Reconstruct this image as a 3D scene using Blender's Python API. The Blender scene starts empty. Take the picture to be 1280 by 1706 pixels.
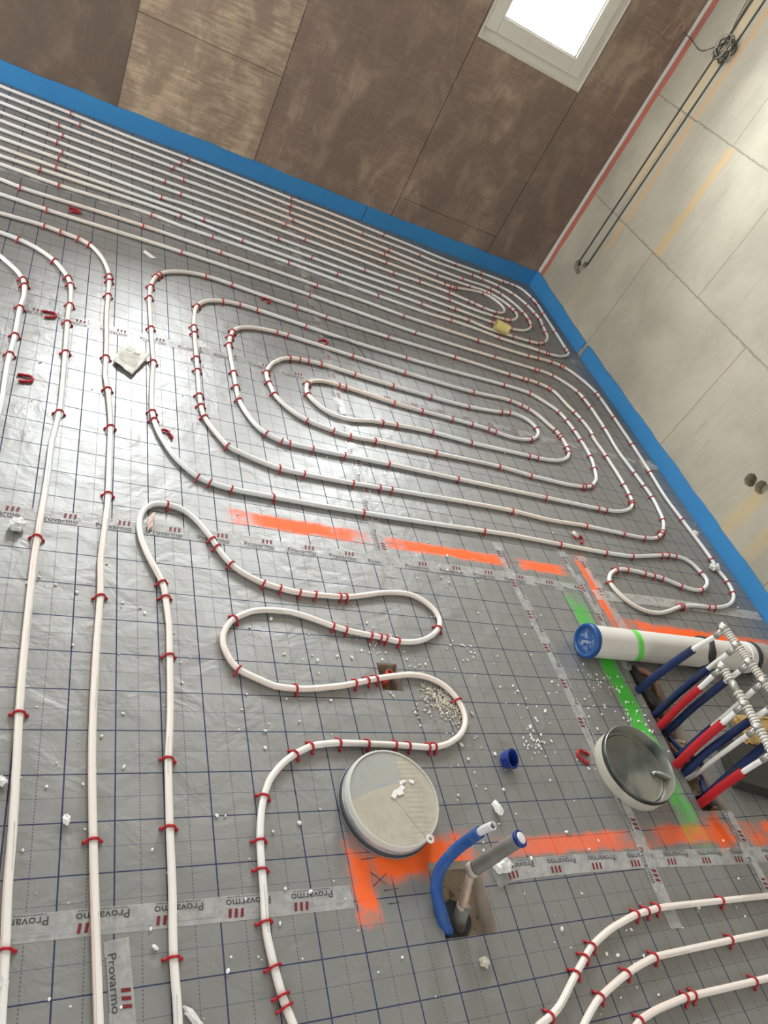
import bpy, bmesh, math, random
from mathutils import Vector, Matrix
from math import sin, cos, pi
S = bpy.context.scene
COL = S.collection
random.seed(7)
# ------------------------------------------------------------------ camera
cam_d = bpy.data.cameras.new('camera'); cam = bpy.data.objects.new('camera', cam_d); COL.objects.link(cam)
cam_d.sensor_fit = 'HORIZONTAL'; cam_d.sensor_width = 36.0; cam_d.lens = 36.0 * 1220.879 / 1280.0
cam_d.clip_start = 0.02; cam_d.clip_end = 200
cam.matrix_world = Matrix([[0.874774, -0.159706, -0.457454, -0.085694], [-0.220588, 0.709335, -0.669466, -1.563617], [0.431406, 0.68654, 0.585279, 1.525357], [0.0, 0.0, 0.0, 1.0]])
S.camera = cam
# ------------------------------------------------------------------ view, sky, daylight
S.view_settings.view_transform = 'Standard'; S.view_settings.look = 'None'
S.view_settings.gamma = 1.0; S.view_settings.exposure = 0.08; S.view_settings.use_curve_mapping = False
w = bpy.data.worlds.new('overcast_sky'); S.world = w; w.use_nodes = True
bg = w.node_tree.nodes['Background']; bg.inputs['Color'].default_value = (0.93, 0.97, 1.0, 1); bg.inputs['Strength'].default_value = 4.0
def window_light(name, loc, rot, sx, sy, power, color=(0.95, 0.98, 1.0)):
    d = bpy.data.lights.new(name, 'AREA'); d.shape = 'RECTANGLE'; d.size = sx; d.size_y = sy
    d.energy = power; d.color = color
    o = bpy.data.objects.new(name, d); COL.objects.link(o); o.location = loc; o.rotation_euler = rot
    return o
WY, WX, WL, WB, ZC = 2.935, 3.009, -2.3, -3.0, 2.6
# daylight falling through the window openings (just outside the panes)
window_light('daylight_through_window', (2.19, WY + 0.32, 1.80), (-pi/2, 0, 0), 0.9, 1.3, 235)
window_light('daylight_through_second_window', (0.49, WY + 0.32, 1.80), (-pi/2, 0, 0), 0.9, 1.3, 235)
window_light('daylight_through_side_opening', (WL - 0.25, 1.55, 1.25), (0, -pi/2, 0), 2.2, 2.2, 55, (1.0, 0.99, 0.96))
window_light('daylight_through_rear_opening', (0.6, WB - 0.25, 1.45), (pi/2, 0, 0), 1.8, 1.4, 10, (1.0, 0.97, 0.93))
# ------------------------------------------------------------------ helpers
def tag(o, label=None, cat=None, group=None, kind=None):
    if label: o['label'] = label
    if cat: o['category'] = cat
    if group: o['group'] = group
    if kind: o['kind'] = kind
    return o
def empty(name, loc, label, cat, group=None, rot=(0, 0, 0)):
    o = bpy.data.objects.new(name, None); COL.objects.link(o); o.location = loc; o.rotation_euler = rot
    o.empty_display_size = 0.05
    return tag(o, label, cat, group)
def link(name, me, mat=None, parent=None, smooth=False):
    o = bpy.data.objects.new(name, me); COL.objects.link(o)
    if mat is not None and not me.materials: me.materials.append(mat)
    if parent: o.parent = parent
    if smooth:
        for p in me.polygons: p.use_smooth = True
    return o
def finish(bm, name, mat=None, parent=None, smooth=False, auto=None):
    me = bpy.data.meshes.new(name); bm.normal_update(); bm.to_mesh(me); bm.free()
    o = link(name, me, mat, parent, smooth or auto is not None)
    if auto is not None:
        me.set_sharp_from_angle(angle=auto)
    return o
def box(bm, x0, x1, y0, y1, z0, z1, M=None):
    vs = [bm.verts.new((x, y, z)) for x in (x0, x1) for y in (y0, y1) for z in (z0, z1)]
    for f in ((0, 1, 3, 2), (4, 6, 7, 5), (0, 4, 5, 1), (2, 3, 7, 6), (0, 2, 6, 4), (1, 5, 7, 3)):
        bm.faces.new([vs[i] for i in f])
    if M is not None:
        for v in vs: v.co = M @ v.co
    return vs
def frames(pts, up=Vector((0, 0, 1))):
    out = []; n = len(pts)
    for i in range(n):
        t = (pts[min(i+1, n-1)] - pts[max(i-1, 0)]).normalized()
        if i == 0:
            a = up if abs(t.dot(up)) < 0.95 else Vector((1, 0, 0))
            nrm = (a - t * a.dot(t)).normalized()
        else:
            nrm = (nrm - t * nrm.dot(t)).normalized()
        out.append((t, nrm, t.cross(nrm)))
    return out
def tube(bm, pts, r, n=10, caps=True, radii=None, uv=None, bumpy=0.0):
    pts = [Vector(p) for p in pts]; fr = frames(pts); rings = []; L = [0.0]
    for i in range(1, len(pts)): L.append(L[-1] + (pts[i] - pts[i-1]).length)
    for i, p in enumerate(pts):
        rr = radii[i] if radii else r
        rr += bumpy * random.uniform(-1, 1)
        t, a, b = fr[i]
        rings.append([bm.verts.new(p + (a * cos(2*pi*k/n) + b * sin(2*pi*k/n)) * rr) for k in range(n)])
    for i in range(len(rings)-1):
        for k in range(n):
            f = bm.faces.new((rings[i][k], rings[i][(k+1) % n], rings[i+1][(k+1) % n], rings[i+1][k]))
            f.smooth = True
            if uv is not None:
                us = (k/n, (k+1)/n, (k+1)/n, k/n); vs = (L[i], L[i], L[i+1], L[i+1])
                for lp, uu, vv in zip(f.loops, us, vs): lp[uv].uv = (uu, vv)
    if caps:
        bm.faces.new(rings[0][::-1]); bm.faces.new(rings[-1])
    return rings
def lathe(bm, prof, n=48, M=None, wob=0.0):
    rings = []
    ph = random.uniform(0, 6)
    for r, z in prof:
        if r < 1e-6: rings.append([bm.verts.new((0, 0, z))]); continue
        rings.append([bm.verts.new((r*(1+wob*sin(3*2*pi*k/n+ph))*cos(2*pi*k/n), r*(1+wob*sin(2*2*pi*k/n))*sin(2*pi*k/n), z)) for k in range(n)])
    for a, b in zip(rings, rings[1:]):
        for k in range(n):
            k2 = (k+1) % n
            if len(a) == 1 and len(b) > 1: bm.faces.new((a[0], b[k], b[k2]))
            elif len(b) == 1 and len(a) > 1: bm.faces.new((a[k2], a[k], b[0]))
            elif len(a) > 1: bm.faces.new((a[k], b[k], b[k2], a[k2]))
    if M is not None:
        for rg in rings:
            for v in rg: v.co = M @ v.co
    return rings
def spline(P, step=0.01):
    P = [Vector(p) for p in P]; E = [P[0]*2-P[1]] + P + [P[-1]*2-P[-2]]; out = []
    for i in range(1, len(P)):
        a, b, c, d = E[i-1], E[i], E[i+1], E[i+2]
        m = max(2, int((c-b).length/step))
        for k in range(m):
            t = k/m
            out.append(0.5*((2*b) + (c-a)*t + (2*a-5*b+4*c-d)*t*t + (3*b-a-3*c+d)*t**3))
    out.append(P[-1]); return out
# ------------------------------------------------------------------ material helpers
class X:
    """tiny expression wrapper round shader sockets"""
    def __init__(s, nt, sock): s.nt, s.s = nt, sock
    def _m(s, op, *a, clamp=False):
        n = s.nt.nodes.new('ShaderNodeMath'); n.operation = op; n.use_clamp = clamp
        for i, v in enumerate((s,)+a):
            if isinstance(v, X): s.nt.links.new(v.s, n.inputs[i])
            else: n.inputs[i].default_value = v
        return X(s.nt, n.outputs[0])
    def __add__(s, o): return s._m('ADD', o)
    def __sub__(s, o): return s._m('SUBTRACT', o)
    def __mul__(s, o): return s._m('MULTIPLY', o)
    def __truediv__(s, o): return s._m('DIVIDE', o)
    def abs(s): return s._m('ABSOLUTE')
    def fract(s): return s._m('FRACT')
    def lt(s, o): return s._m('LESS_THAN', o)
    def gt(s, o): return s._m('GREATER_THAN', o)
    def mx(s, o): return s._m('MAXIMUM', o)
    def mn(s, o): return s._m('MINIMUM', o)
    def sin(s): return s._m('SINE')
    def clamp(s): return s._m('ADD', 0.0, clamp=True)
    def inv(s): return s._m('MULTIPLY_ADD', -1.0, 1.0)
    def ramp(s, a, b):
        n = s.nt.nodes.new('ShaderNodeMapRange'); n.interpolation_type = 'SMOOTHSTEP'
        s.nt.links.new(s.s, n.inputs[0]); n.inputs[1].default_value = a; n.inputs[2].default_value = b
        return X(s.nt, n.outputs[0])
class Mat:
    def __init__(s, name, rough=0.5, metal=0.0, color=(0.5, 0.5, 0.5), spec=0.5):
        s.m = bpy.data.materials.new(name); s.m.use_nodes = True; s.nt = s.m.node_tree
        s.b = s.nt.nodes['Principled BSDF']; s.out = s.nt.nodes['Material Output']
        s.b.inputs['Roughness'].default_value = rough; s.b.inputs['Metallic'].default_value = metal
        s.b.inputs['Specular IOR Level'].default_value = spec
        s.b.inputs['Base Color'].default_value = (*color, 1)
    def coord(s, kind='Object'):
        if kind == 'World':
            n = s.nt.nodes.new('ShaderNodeNewGeometry'); v = n.outputs['Position']
        else:
            n = s.nt.nodes.new('ShaderNodeTexCoord'); v = n.outputs[kind]
        return v
    def xyz(s, v):
        n = s.nt.nodes.new('ShaderNodeSeparateXYZ'); s.nt.links.new(v, n.inputs[0])
        return [X(s.nt, o) for o in n.outputs]
    def scaled(s, v, sc, rot=(0, 0, 0), loc=(0, 0, 0)):
        n = s.nt.nodes.new('ShaderNodeMapping'); s.nt.links.new(v, n.inputs[0])
        n.inputs['Scale'].default_value = sc; n.inputs['Rotation'].default_value = rot; n.inputs['Location'].default_value = loc
        return n.outputs[0]
    def noise(s, v, scale=5, detail=3, rough=0.55, dist=0.0):
        n = s.nt.nodes.new('ShaderNodeTexNoise'); s.nt.links.new(v, n.inputs['Vector'])
        n.inputs['Scale'].default_value = scale; n.inputs['Detail'].default_value = detail
        n.inputs['Roughness'].default_value = rough; n.inputs['Distortion'].default_value = dist
        return X(s.nt, n.outputs['Fac'])
    def voronoi(s, v, scale=5, feature='F1'):
        n = s.nt.nodes.new('ShaderNodeTexVoronoi'); n.feature = feature; s.nt.links.new(v, n.inputs['Vector'])
        n.inputs['Scale'].default_value = scale; return X(s.nt, n.outputs['Distance'])
    def rgb(s, c):
        n = s.nt.nodes.new('ShaderNodeRGB'); n.outputs[0].default_value = (*c, 1); return n.outputs[0]
    def mix(s, f, a, b):
        n = s.nt.nodes.new('ShaderNodeMix'); n.data_type = 'RGBA'
        if isinstance(f, X): s.nt.links.new(f.s, n.inputs[0])
        else: n.inputs[0].default_value = f
        for i, c in ((6, a), (7, b)):
            if isinstance(c, tuple): n.inputs[i].default_value = (*c, 1)
            else: s.nt.links.new(c, n.inputs[i])
        return n.outputs[2]
    def col(s, c): s.nt.links.new(c, s.b.inputs['Base Color']); return s
    def set(s, name, x): s.nt.links.new(x.s if isinstance(x, X) else x, s.b.inputs[name]); return s
    def bump(s, h, strength=0.3, dist=0.001, prev=None):
        n = s.nt.nodes.new('ShaderNodeBump'); n.inputs['Strength'].default_value = strength; n.inputs['Distance'].default_value = dist
        s.nt.links.new(h.s, n.inputs['Height'])
        if prev is not None: s.nt.links.new(prev, n.inputs['Normal'])
        s.nt.links.new(n.outputs[0], s.b.inputs['Normal']); return n.outputs[0]
def plain(name, color, rough=0.5, metal=0.0, var=0.12, scale=30, dirt=None, bump=0.0, dirt_t=(0.5, 0.7), dscale=12):
    m = Mat(name, rough, metal, color); c = m.coord()
    n = m.noise(c, scale, 4)
    base = m.mix(n, tuple(x*(1-var) for x in color), tuple(min(1, x*(1+var)) for x in color))
    if dirt:
        d = m.noise(m.scaled(c, (1, 1, 1), loc=(3, 1, 2)), dscale, 5, 0.65).ramp(*dirt_t)
        base = m.mix(d, base, dirt)
    m.col(base)
    if bump: m.bump(n, bump, 0.001)
    return m.m
# ------------------------------------------------------------------ materials
def paint_mask(m, x, y, boxes, nz, nf):
    """soft sprayed bars lying on the foil: (cx, cy, half_x, half_y, rotation)"""
    acc = None
    for cx, cy, hx, hy, rot, gain in boxes:
        dx = x - cx; dy = y - cy
        u = (dx*cos(rot) + dy*sin(rot)).abs() / hx; v = (dy*cos(rot) - dx*sin(rot)).abs() / hy
        d = u.mx(v)
        k = ((d + (nz - 0.5)*1.5 + (nf - 0.5)*0.5).ramp(0.45, 1.25).inv()) * gain
        acc = k if acc is None else acc.mx(k)
    return acc
def foil_material():
    m = Mat('silver_grid_foil', 0.36, 0.45, (0.5, 0.51, 0.5))
    lo = m.coord('Object'); wo = m.coord('World')
    x, y, z = m.xyz(lo); X_, Y_, Z_ = m.xyz(wo)
    def dist(u, off): return (((u / 0.1 + off).fract() - 0.5).abs()) * 0.1
    sol = dist(x, 0.5).lt(0.0016).mx(dist(y, 0.5).lt(0.0013))
    dx = dist(x, 0.0).lt(0.0011) * (y / 0.0066).fract().lt(0.55)
    dy = dist(y, 0.0).lt(0.00065) * (x / 0.005).fract().lt(0.78)
    n1 = m.noise(wo, 3.0, 5, 0.6)
    n2 = m.noise(wo, 60, 3, 0.6)
    n3 = m.noise(wo, 14, 4, 0.65)
    weave = ((x + y) * 1500.0).sin() * 0.5 + 0.5
    base = m.mix(n1, (0.27, 0.271, 0.262), (0.37, 0.37, 0.357))
    base = m.mix(weave * 0.3, base, (0.24, 0.24, 0.235))
    base = m.mix((n3.ramp(0.55, 0.75)) * 0.3, base, (0.33, 0.285, 0.235))
    lines = (sol * (n2 * 0.2 + 0.86)).mx((dx.mx(dy)) * 0.65).clamp()
    base = m.mix(lines, base, (0.008, 0.018, 0.075))
    org = paint_mask(m, X_, Y_, ORANGE, n3, n2)
    base = m.mix(org, base, (0.95, 0.13, 0.012))
    grn = paint_mask(m, X_, Y_, GREEN, n3, n2)
    base = m.mix(grn, base, (0.05, 0.5, 0.03))
    m.col(base)
    paint = org.mx(grn)
    m.set('Metallic', ((paint.mx(lines)).inv()) * 0.62)
    m.set('Roughness', n3 * 0.2 + 0.38 + (paint.mx(lines)) * 0.25)
    wr = m.noise(m.scaled(wo, (1, 1, 1)), 9, 3, 0.55, 0.6)
    fine = m.noise(wo, 130, 2, 0.5)
    b1 = m.bump(wr, 0.38, 0.014)
    b2 = m.bump(fine, 0.25, 0.0012, b1)
    m.bump(weave, 0.12, 0.0006, b2)
    return m.m
ORANGE = [(0.76, 0.035, 0.21, 0.030, 0.0, 0.95), (1.34, 0.030, 0.26, 0.026, 0.0, 1.0), (1.76, 0.030, 0.12, 0.028, 0.0, 0.95),
          (2.00, -0.06, 0.030, 0.19, 0.04, 0.95), (2.50, -0.225, 0.48, 0.036, -0.02, 1.0),
          (0.90, -1.005, 0.155, 0.052, 0.0, 1.0), (0.745, -1.05, 0.030, 0.085, 0.0, 0.95), (1.38, -0.995, 0.24, 0.026, 0.0, 0.75),
          (1.86, -0.99, 0.20, 0.030, 0.0, 0.8), (2.40, -1.0, 0.33, 0.036, 0.0, 0.9), (1.975, -0.985, 0.045, 0.05, 0.3, 1.0)]
GREEN = [(1.860, -0.53, 0.042, 0.45, 0.015, 0.95)]
def pipe_material():
    m = Mat('white_plastic_pipe', 0.32, 0.0, (0.8, 0.79, 0.76))
    m.b.inputs['Subsurface Weight'].default_value = 0.0
    tc = m.nt.nodes.new('ShaderNodeTexCoord'); u, v, _ = m.xyz(tc.outputs['UV'])
    wob = m.noise(m.scaled(m.coord('World'), (1, 1, 1)), 1.7, 1) * 0.7
    d = (u + wob).fract()
    stripe = (((d - 0.62).abs()).lt(0.014)).mx(((d - 0.52).abs()).lt(0.010)) * 0.7
    big = m.noise(m.coord('World'), 0.9, 1).ramp(0.42, 0.6)
    base = m.mix(big, (0.78, 0.80, 0.79), (0.82, 0.76, 0.69))
    base = m.mix(stripe, base, (0.75, 0.30, 0.16))
    letters = (((v / 0.0032).fract().lt(0.55)) * ((d - 0.30).abs().lt(0.03)) * ((v / 0.5).fract().lt(0.18))) * 0.55
    base = m.mix(letters, base, (0.12, 0.12, 0.12))
    m.col(base); return m.m
def ply_material(name='shuttering_plywood', pale=0.0):
    m = Mat(name, 0.45, 0.0, (0.2, 0.15, 0.11), 0.45)
    wo = m.coord('World')
    oi = m.nt.nodes.new('ShaderNodeObjectInfo'); rnd = X(m.nt, oi.outputs['Random'])
    a = m.noise(m.scaled(wo, (1.3, 1, 0.9)), 1.8, 5, 0.6)
    g = m.noise(m.scaled(wo, (28, 1, 1.6)), 3.0, 4, 0.6)
    h = m.noise(m.scaled(wo, (2.5, 1, 22)), 3.0, 4, 0.65)
    blot = m.noise(m.scaled(wo, (1.6, 1, 1.0), loc=(4, 0, 2)), 3.4, 6, 0.68, 0.4)
    base = m.mix(g, (0.175, 0.118, 0.085), (0.28, 0.20, 0.15))
    base = m.mix((h.ramp(0.45, 0.75)) * 0.35, base, (0.42, 0.315, 0.22))
    base = m.mix((blot.ramp(0.46, 0.66)) * 0.65, base, (0.48, 0.365, 0.26))
    base = m.mix((a.ramp(0.40, 0.62).inv()) * 0.5, base, (0.15, 0.105, 0.085))
    base = m.mix(rnd * 0.12, base, (0.12, 0.09, 0.075))
    if pale > 0: base = m.mix((h.ramp(0.3, 0.7)) * (blot.ramp(0.35, 0.6)) * 0.55 + pale, base, (0.60, 0.46, 0.31))
    if pale < 0: base = m.mix(-pale, base, (0.085, 0.060, 0.045))
    px_, py_, pz_ = m.xyz(wo)
    nails = m.voronoi(m.scaled(wo, (1, 0.01, 1)), 6.0).lt(0.022)
    base = m.mix(nails * 0.8, base, (0.03, 0.025, 0.02))
    m.col(base); m.set('Roughness', blot * 0.25 + 0.33)
    m.bump(g, 0.15, 0.002); return m.m
def block_material():
    m = Mat('pale_limestone_block', 0.85, 0.0, (0.6, 0.57, 0.48), 0.25)
    wo = m.coord('World'); x, y, z = m.xyz(wo)
    n = m.noise(wo, 2.2, 5, 0.6); nf = m.noise(wo, 40, 3, 0.6); nj = m.noise(wo, 22, 4, 0.7)
    base = m.mix(n.ramp(0.35, 0.65), (0.37, 0.345, 0.275), (0.47, 0.435, 0.345))
    st = m.noise(m.scaled(wo, (1, 14, 1.1), loc=(0, 2, 0)), 1.6, 4, 0.65)
    base = m.mix((st.ramp(0.52, 0.74)) * 0.5, base, (0.36, 0.33, 0.265))
    # rust coloured runs below the joints
    def run(y0, hw, z0, z1, gain, c, base):
        wv = (m.noise(m.scaled(wo, (1, 1, 3)), 5, 2) - 0.5) * 0.05
        edge = (((y + wv) - y0).abs() / hw + (m.noise(m.scaled(wo, (1, 60, 2)), 2.5, 3) - 0.5)*1.3).ramp(0.1, 1.2).inv()
        k = edge * z.ramp(z0 - 0.05, z0 + 0.02) * (z.ramp(z1 - 0.02, z1 + 0.03).inv()) * gain
        return m.mix(k, base, c)
    base = run(2.005, 0.038, 0.74, 1.37, 0.6, (0.62, 0.40, 0.14), base)
    base = run(2.425, 0.030, 0.55, 2.6, 0.6, (0.62, 0.36, 0.15), base)
    base = run(2.55, 0.07, 0.9, 2.6, 0.55, (0.62, 0.47, 0.26), base)
    base = run(0.40, 0.060, 0.06, 0.34, 0.5, (0.55, 0.40, 0.16), base)
    base = run(2.40, 0.050, 0.06, 0.34, 0.3, (0.50, 0.40, 0.24), base)
    base = run(0.22, 0.05, 0.10, 0.72, 0.35, (0.60, 0.42, 0.16), base)
    # joints of the big blocks
    jw = (nj - 0.5) * 0.022
    def line(u, pos, w): return ((u + jw) - pos).abs().lt(w)
    hz = line(z, 0.738, 0.0048).mx(line(z, 1.380, 0.0048)).mx(line(z, 2.02, 0.0048))
    def vert(pos, za, zb, w=0.0025): return ((((y + jw*0.45) - pos).abs()).lt(w)) * z.gt(za) * z.lt(zb)
    vs = None
    for p, a, b in ((2.035, 0, .738), (1.045, 0, .738), (0.05, 0, .738), (-0.95, 0, .738), (2.52, .738, 1.38), (1.52, .738, 1.38), (0.52, .738, 1.38),
                    (-0.48, .738, 1.38), (2.014, 1.38, 2.02), (1.01, 1.38, 2.02), (0.01, 1.38, 2.02), (1.5, 2.02, 2.6)):
        v = vert(p, a, b); vs = v if vs is None else vs.mx(v)
    crumb = (hz * (nj * 1.5 + 0.2)).clamp()
    base = m.mix(crumb, base, (0.27, 0.25, 0.20))
    base = m.mix(vs * 0.85, base, (0.22, 0.17, 0.11))
    # chisel scratches
    sc = m.noise(m.scaled(wo, (1, 30, 2.0), rot=(0.12, 0, 0)), 2.2, 3, 0.7)
    mask = ((y - 0.72).abs()).ramp(0.15, 0.40).inv() * z.ramp(0.7, 0.8).inv()
    base = m.mix((sc.ramp(0.60, 0.66)) * mask * 0.7, base, (0.36, 0.33, 0.27))
    pits = m.voronoi(m.scaled(wo, (0.01, 1, 1)), 3.1).lt(0.018)
    base = m.mix(pits * 0.8, base, (0.2, 0.18, 0.15))
    m.col(base); m.bump(nf + hz * -1.5 + vs * -1.5, 0.35, 0.002); return m.m
def tape_material(name, alpha=0.5, color=(0.66, 0.66, 0.64), rough=0.28):
    m = Mat(name, rough, 0.0, color, 0.6); wo = m.coord('World')
    n = m.noise(wo, 26, 4, 0.65)
    m.col(m.mix(n, tuple(c*0.9 for c in color), tuple(min(1, c*1.1) for c in color)))
    m.set('Alpha', n.ramp(0.35, 0.65) * 0.18 + alpha)
    m.bump(m.noise(m.scaled(wo, (1, 1, 1)), 45, 3, 0.6, 0.8), 0.5, 0.004)
    return m.m
FOIL = foil_material(); PIPE = pipe_material(); PLY = ply_material(); PLY_PALE = ply_material('pale_shuttering_plywood', 0.16); PLY_DARK = ply_material('dark_shuttering_plywood', -0.5); BLOCK = block_material()
TAPE = tape_material('clear_adhesive_tape', 0.40, (0.58, 0.58, 0.56))
CRINKLE = tape_material('crinkled_clear_tape', 0.35, (0.72, 0.70, 0.66), 0.2)
RED_CLIP = plain('red_clip_plastic', (0.42, 0.005, 0.014), 0.35, var=0.1)
INK = plain('dark_print', (0.05, 0.05, 0.055), 0.6); REDINK = plain('dark_red_print', (0.16, 0.01, 0.012), 0.6)
BLUE_FOAM = Mat('blue_edge_foam', 0.75, 0.0, (0.05, 0.2, 0.42), 0.3)
_c = BLUE_FOAM.coord('World'); _n = BLUE_FOAM.noise(_c, 160, 3, 0.7); _n2 = BLUE_FOAM.noise(_c, 4, 3)
BLUE_FOAM.col(BLUE_FOAM.mix(_n * 0.6 + _n2 * 0.4, (0.026, 0.17, 0.41), (0.060, 0.29, 0.60))); BLUE_FOAM.bump(_n, 0.4, 0.002); BLUE_FOAM = BLUE_FOAM.m
FRAME = plain('cream_window_frame', (0.62, 0.60, 0.53), 0.4, var=0.04, scale=6, dirt=(0.5, 0.46, 0.38), dirt_t=(0.55, 0.85))
CONCRETE = plain('dusty_concrete', (0.30, 0.24, 0.17), 0.9, var=0.35, scale=14, dirt=(0.16, 0.12, 0.09), bump=0.5)
PLASTER = plain('white_plaster', (0.44, 0.40, 0.35), 0.9, var=0.08, scale=3)
EPS = plain('insulation_core', (0.44, 0.38, 0.31), 0.8, var=0.15, scale=120)
CRUMB = plain('white_foam_crumb', (0.82, 0.81, 0.78), 0.8, var=0.1, scale=60)
GRAVEL = plain('sandy_grit', (0.55, 0.51, 0.42), 0.9, var=0.3, scale=80)
DEBRIS = plain('brown_debris', (0.20, 0.12, 0.075), 0.95, var=0.5, scale=90, dirt=(0.45, 0.34, 0.26), dirt_t=(0.55, 0.7), dscale=60)
EPS_DIRTY = EPS
# ------------------------------------------------------------------ the room
def wall_with_holes(name, u0, u1, z0, z1, holes, place, mat, thick=0.3):
    """wall built from boxes round rectangular openings; place(u, t, z) gives the world point, t runs into the wall"""
    us = sorted({u0, u1, *[h[0] for h in holes], *[h[1] for h in holes]})
    zs = sorted({z0, z1, *[h[2] for h in holes], *[h[3] for h in holes]})
    bm = bmesh.new()
    for a, b in zip(us, us[1:]):
        for c, d in zip(zs, zs[1:]):
            if any(h[0] <= (a+b)/2 <= h[1] and h[2] <= (c+d)/2 <= h[3] for h in holes): continue
            vs = box(bm, a, b, 0, thick, c, d)
            for v in vs: v.co = place(*v.co)
    bmesh.ops.remove_doubles(bm, verts=bm.verts, dist=1e-5)
    dup = [f for f in bm.faces if not all(len(e.link_faces) <= 2 for e in f.edges)]
    seen = {}; kill = []
    for f in bm.faces:
        k = tuple(round(c, 4) for c in f.calc_center_median())
        if k in seen: kill += [f, seen[k]]
        else: seen[k] = f
    bmesh.ops.delete(bm, geom=list(set(kill)), context='FACES_ONLY')
    bmesh.ops.recalc_face_normals(bm, faces=bm.faces)
    o = finish(bm, name, mat); tag(o, kind='structure'); return o
W1 = (1.815, 2.56, 1.18, 2.42); W2 = (0.115, 0.86, 1.18, 2.42)
wall_with_holes('wall_far', WL, WX, -0.12, ZC, [W1, W2], lambda u, t, z: Vector((u, WY + 0.012 + t, z)), PLASTER, 0.28)
wall_with_holes('wall_left', WB, WY + 0.012, -0.12, ZC, [(0.45, 2.65, 0.02, 2.3)], lambda u, t, z: Vector((WL - t, u, z)), PLASTER, 0.22)
wall_with_holes('wall_rear', WL, WX, -0.12, ZC, [(-0.3, 1.5, 0.8, 2.2)], lambda u, t, z: Vector((u, WB - t, z)), PLASTER, 0.22)
def slab(name, x0, x1, y0, y1, z0, z1, mat):
    bm = bmesh.new(); box(bm, x0, x1, y0, y1, z0, z1); return tag(finish(bm, name, mat), kind='structure')
slab('floor', WL, WX, WB, WY + 0.012, -0.25, -0.055, CONCRETE)
slab('ceiling', WL - 0.22, WX + 0.3, WB - 0.22, WY + 0.3, ZC, ZC + 0.2, PLASTER)
# right wall: big pale blocks, with drilled socket holes and two chased grooves cut into it
def carve(o, cutters):
    for c in cutters:
        md = o.modifiers.new('cut', 'BOOLEAN'); md.object = c; md.operation = 'DIFFERENCE'; md.solver = 'EXACT'
    dg = bpy.context.evaluated_depsgraph_get(); me = bpy.data.meshes.new_from_object(o.evaluated_get(dg))
    o.modifiers.clear(); o.data = me
    for c in cutters:
        d = c.data; bpy.data.objects.remove(c); bpy.data.meshes.remove(d)
bm = bmesh.new(); box(bm, WX, WX + 0.28, WB, WY + 0.3, -0.12, ZC); wr = finish(bm, 'wall_right', BLOCK)
def disc_cut(y, z, r, depth=0.06, sq=1.0):
    bm = bmesh.new(); n = 28
    rings = [[bm.verts.new((xx, y + rr*cos(2*pi*k/n)*(1+0.05*sin(3*k)), z + sq*rr*sin(2*pi*k/n)*(1+0.04*cos(2*k)))) for k in range(n)] for xx, rr in ((WX-0.02, r), (WX+depth, r*0.92))]
    for k in range(n): bm.faces.new((rings[0][k], rings[0][(k+1) % n], rings[1][(k+1) % n], rings[1][k]))
    bm.faces.new(rings[0][::-1]); bm.faces.new(rings[1]); bmesh.ops.recalc_face_normals(bm, faces=bm.faces); return finish(bm, 'c')
def groove_cut(y, w, z0, z1, depth=0.014, dy=0.0):
    bm = bmesh.new(); vs = box(bm, WX - 0.02, WX + depth, y - w/2, y + w/2, z0, z1)
    for v in vs:
        if v.co.z > z0 + 0.01: v.co.y += dy
    return finish(bm, 'c')
carve(wr, [disc_cut(2.585, 0.355, 0.036, 0.05), disc_cut(0.492, 0.342, 0.034, 0.07), disc_cut(0.425, 0.358, 0.034, 0.05),
           groove_cut(2.587, 0.020, 0.37, ZC - 0.02, 0.016), groove_cut(2.495, 0.020, 0.40, ZC - 0.02, 0.016),
           groove_cut(0.40, 0.026, 0.37, 1.3, 0.02, -0.02)])
carve(wr, [disc_cut(2.545, 0.345, 0.038, 0.05, 0.9), disc_cut(2.515, 0.385, 0.024, 0.03, 1.3)])
tag(wr, kind='structure')
# plywood boards lining the far wall
def ply_board(x0, x1, z0, z1, label, hole=None, th=0.012, y=WY, mat=None):
    bm = bmesh.new(); g = 0.0012
    us = [x0+g, x1-g]; 
    if hole:
        hx0, hx1, hz0, hz1 = hole
        parts = [(x0+g, x1-g, z0+g, hz0), (x0+g, x1-g, hz1, z1-g)]
        if hx0 > x0 + 0.006: parts.append((x0+g, hx0, hz0, hz1))
        if hx1 < x1 - 0.006: parts.append((hx1, x1-g, hz0, hz1))
        parts = [p for p in parts if p[3] - p[2] > 0.002]
    else: parts = [(x0+g, x1-g, z0+g, z1-g)]
    for a, b, c, d in parts: box(bm, a, b, y, y + th - 0.0005, c, d)
    return tag(finish(bm, 'plywood_board', mat or PLY), label, 'board', 'plywood boards lining the far wall')
ply_board(-0.72, 0.112, 0.0, 2.58, 'dark brown plywood board left of the pale board, above the blue edge strip', mat=PLY_DARK)
ply_board(WL, -0.72, 0.0, 2.58, 'plywood board at the far left end of the plywood wall')
ply_board(0.114, 0.882, 0.0, 0.570, 'pale mottled plywood board, lower one, standing behind the blue strip', mat=PLY_PALE)
ply_board(0.114, 0.882, 0.571, 2.58, 'plywood board above the pale one, its lower edge a horizontal seam', hole=(W2[0], W2[1], W2[2], W2[3]), mat=PLY_PALE)
ply_board(0.884, 1.806, 0.0, 2.58, 'tall brown plywood board between the pale board and the window')
ply_board(1.808, 2.562, 0.222, 2.58, 'plywood board under the cream window frame', hole=W1)
ply_board(1.808, 2.562, 0.0, 0.221, 'narrow offcut plywood board at the foot of the wall below the window')
ply_board(2.564, WX - 0.001, 0.0, 2.58, 'plywood board in the corner beside the pale block wall')
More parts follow.
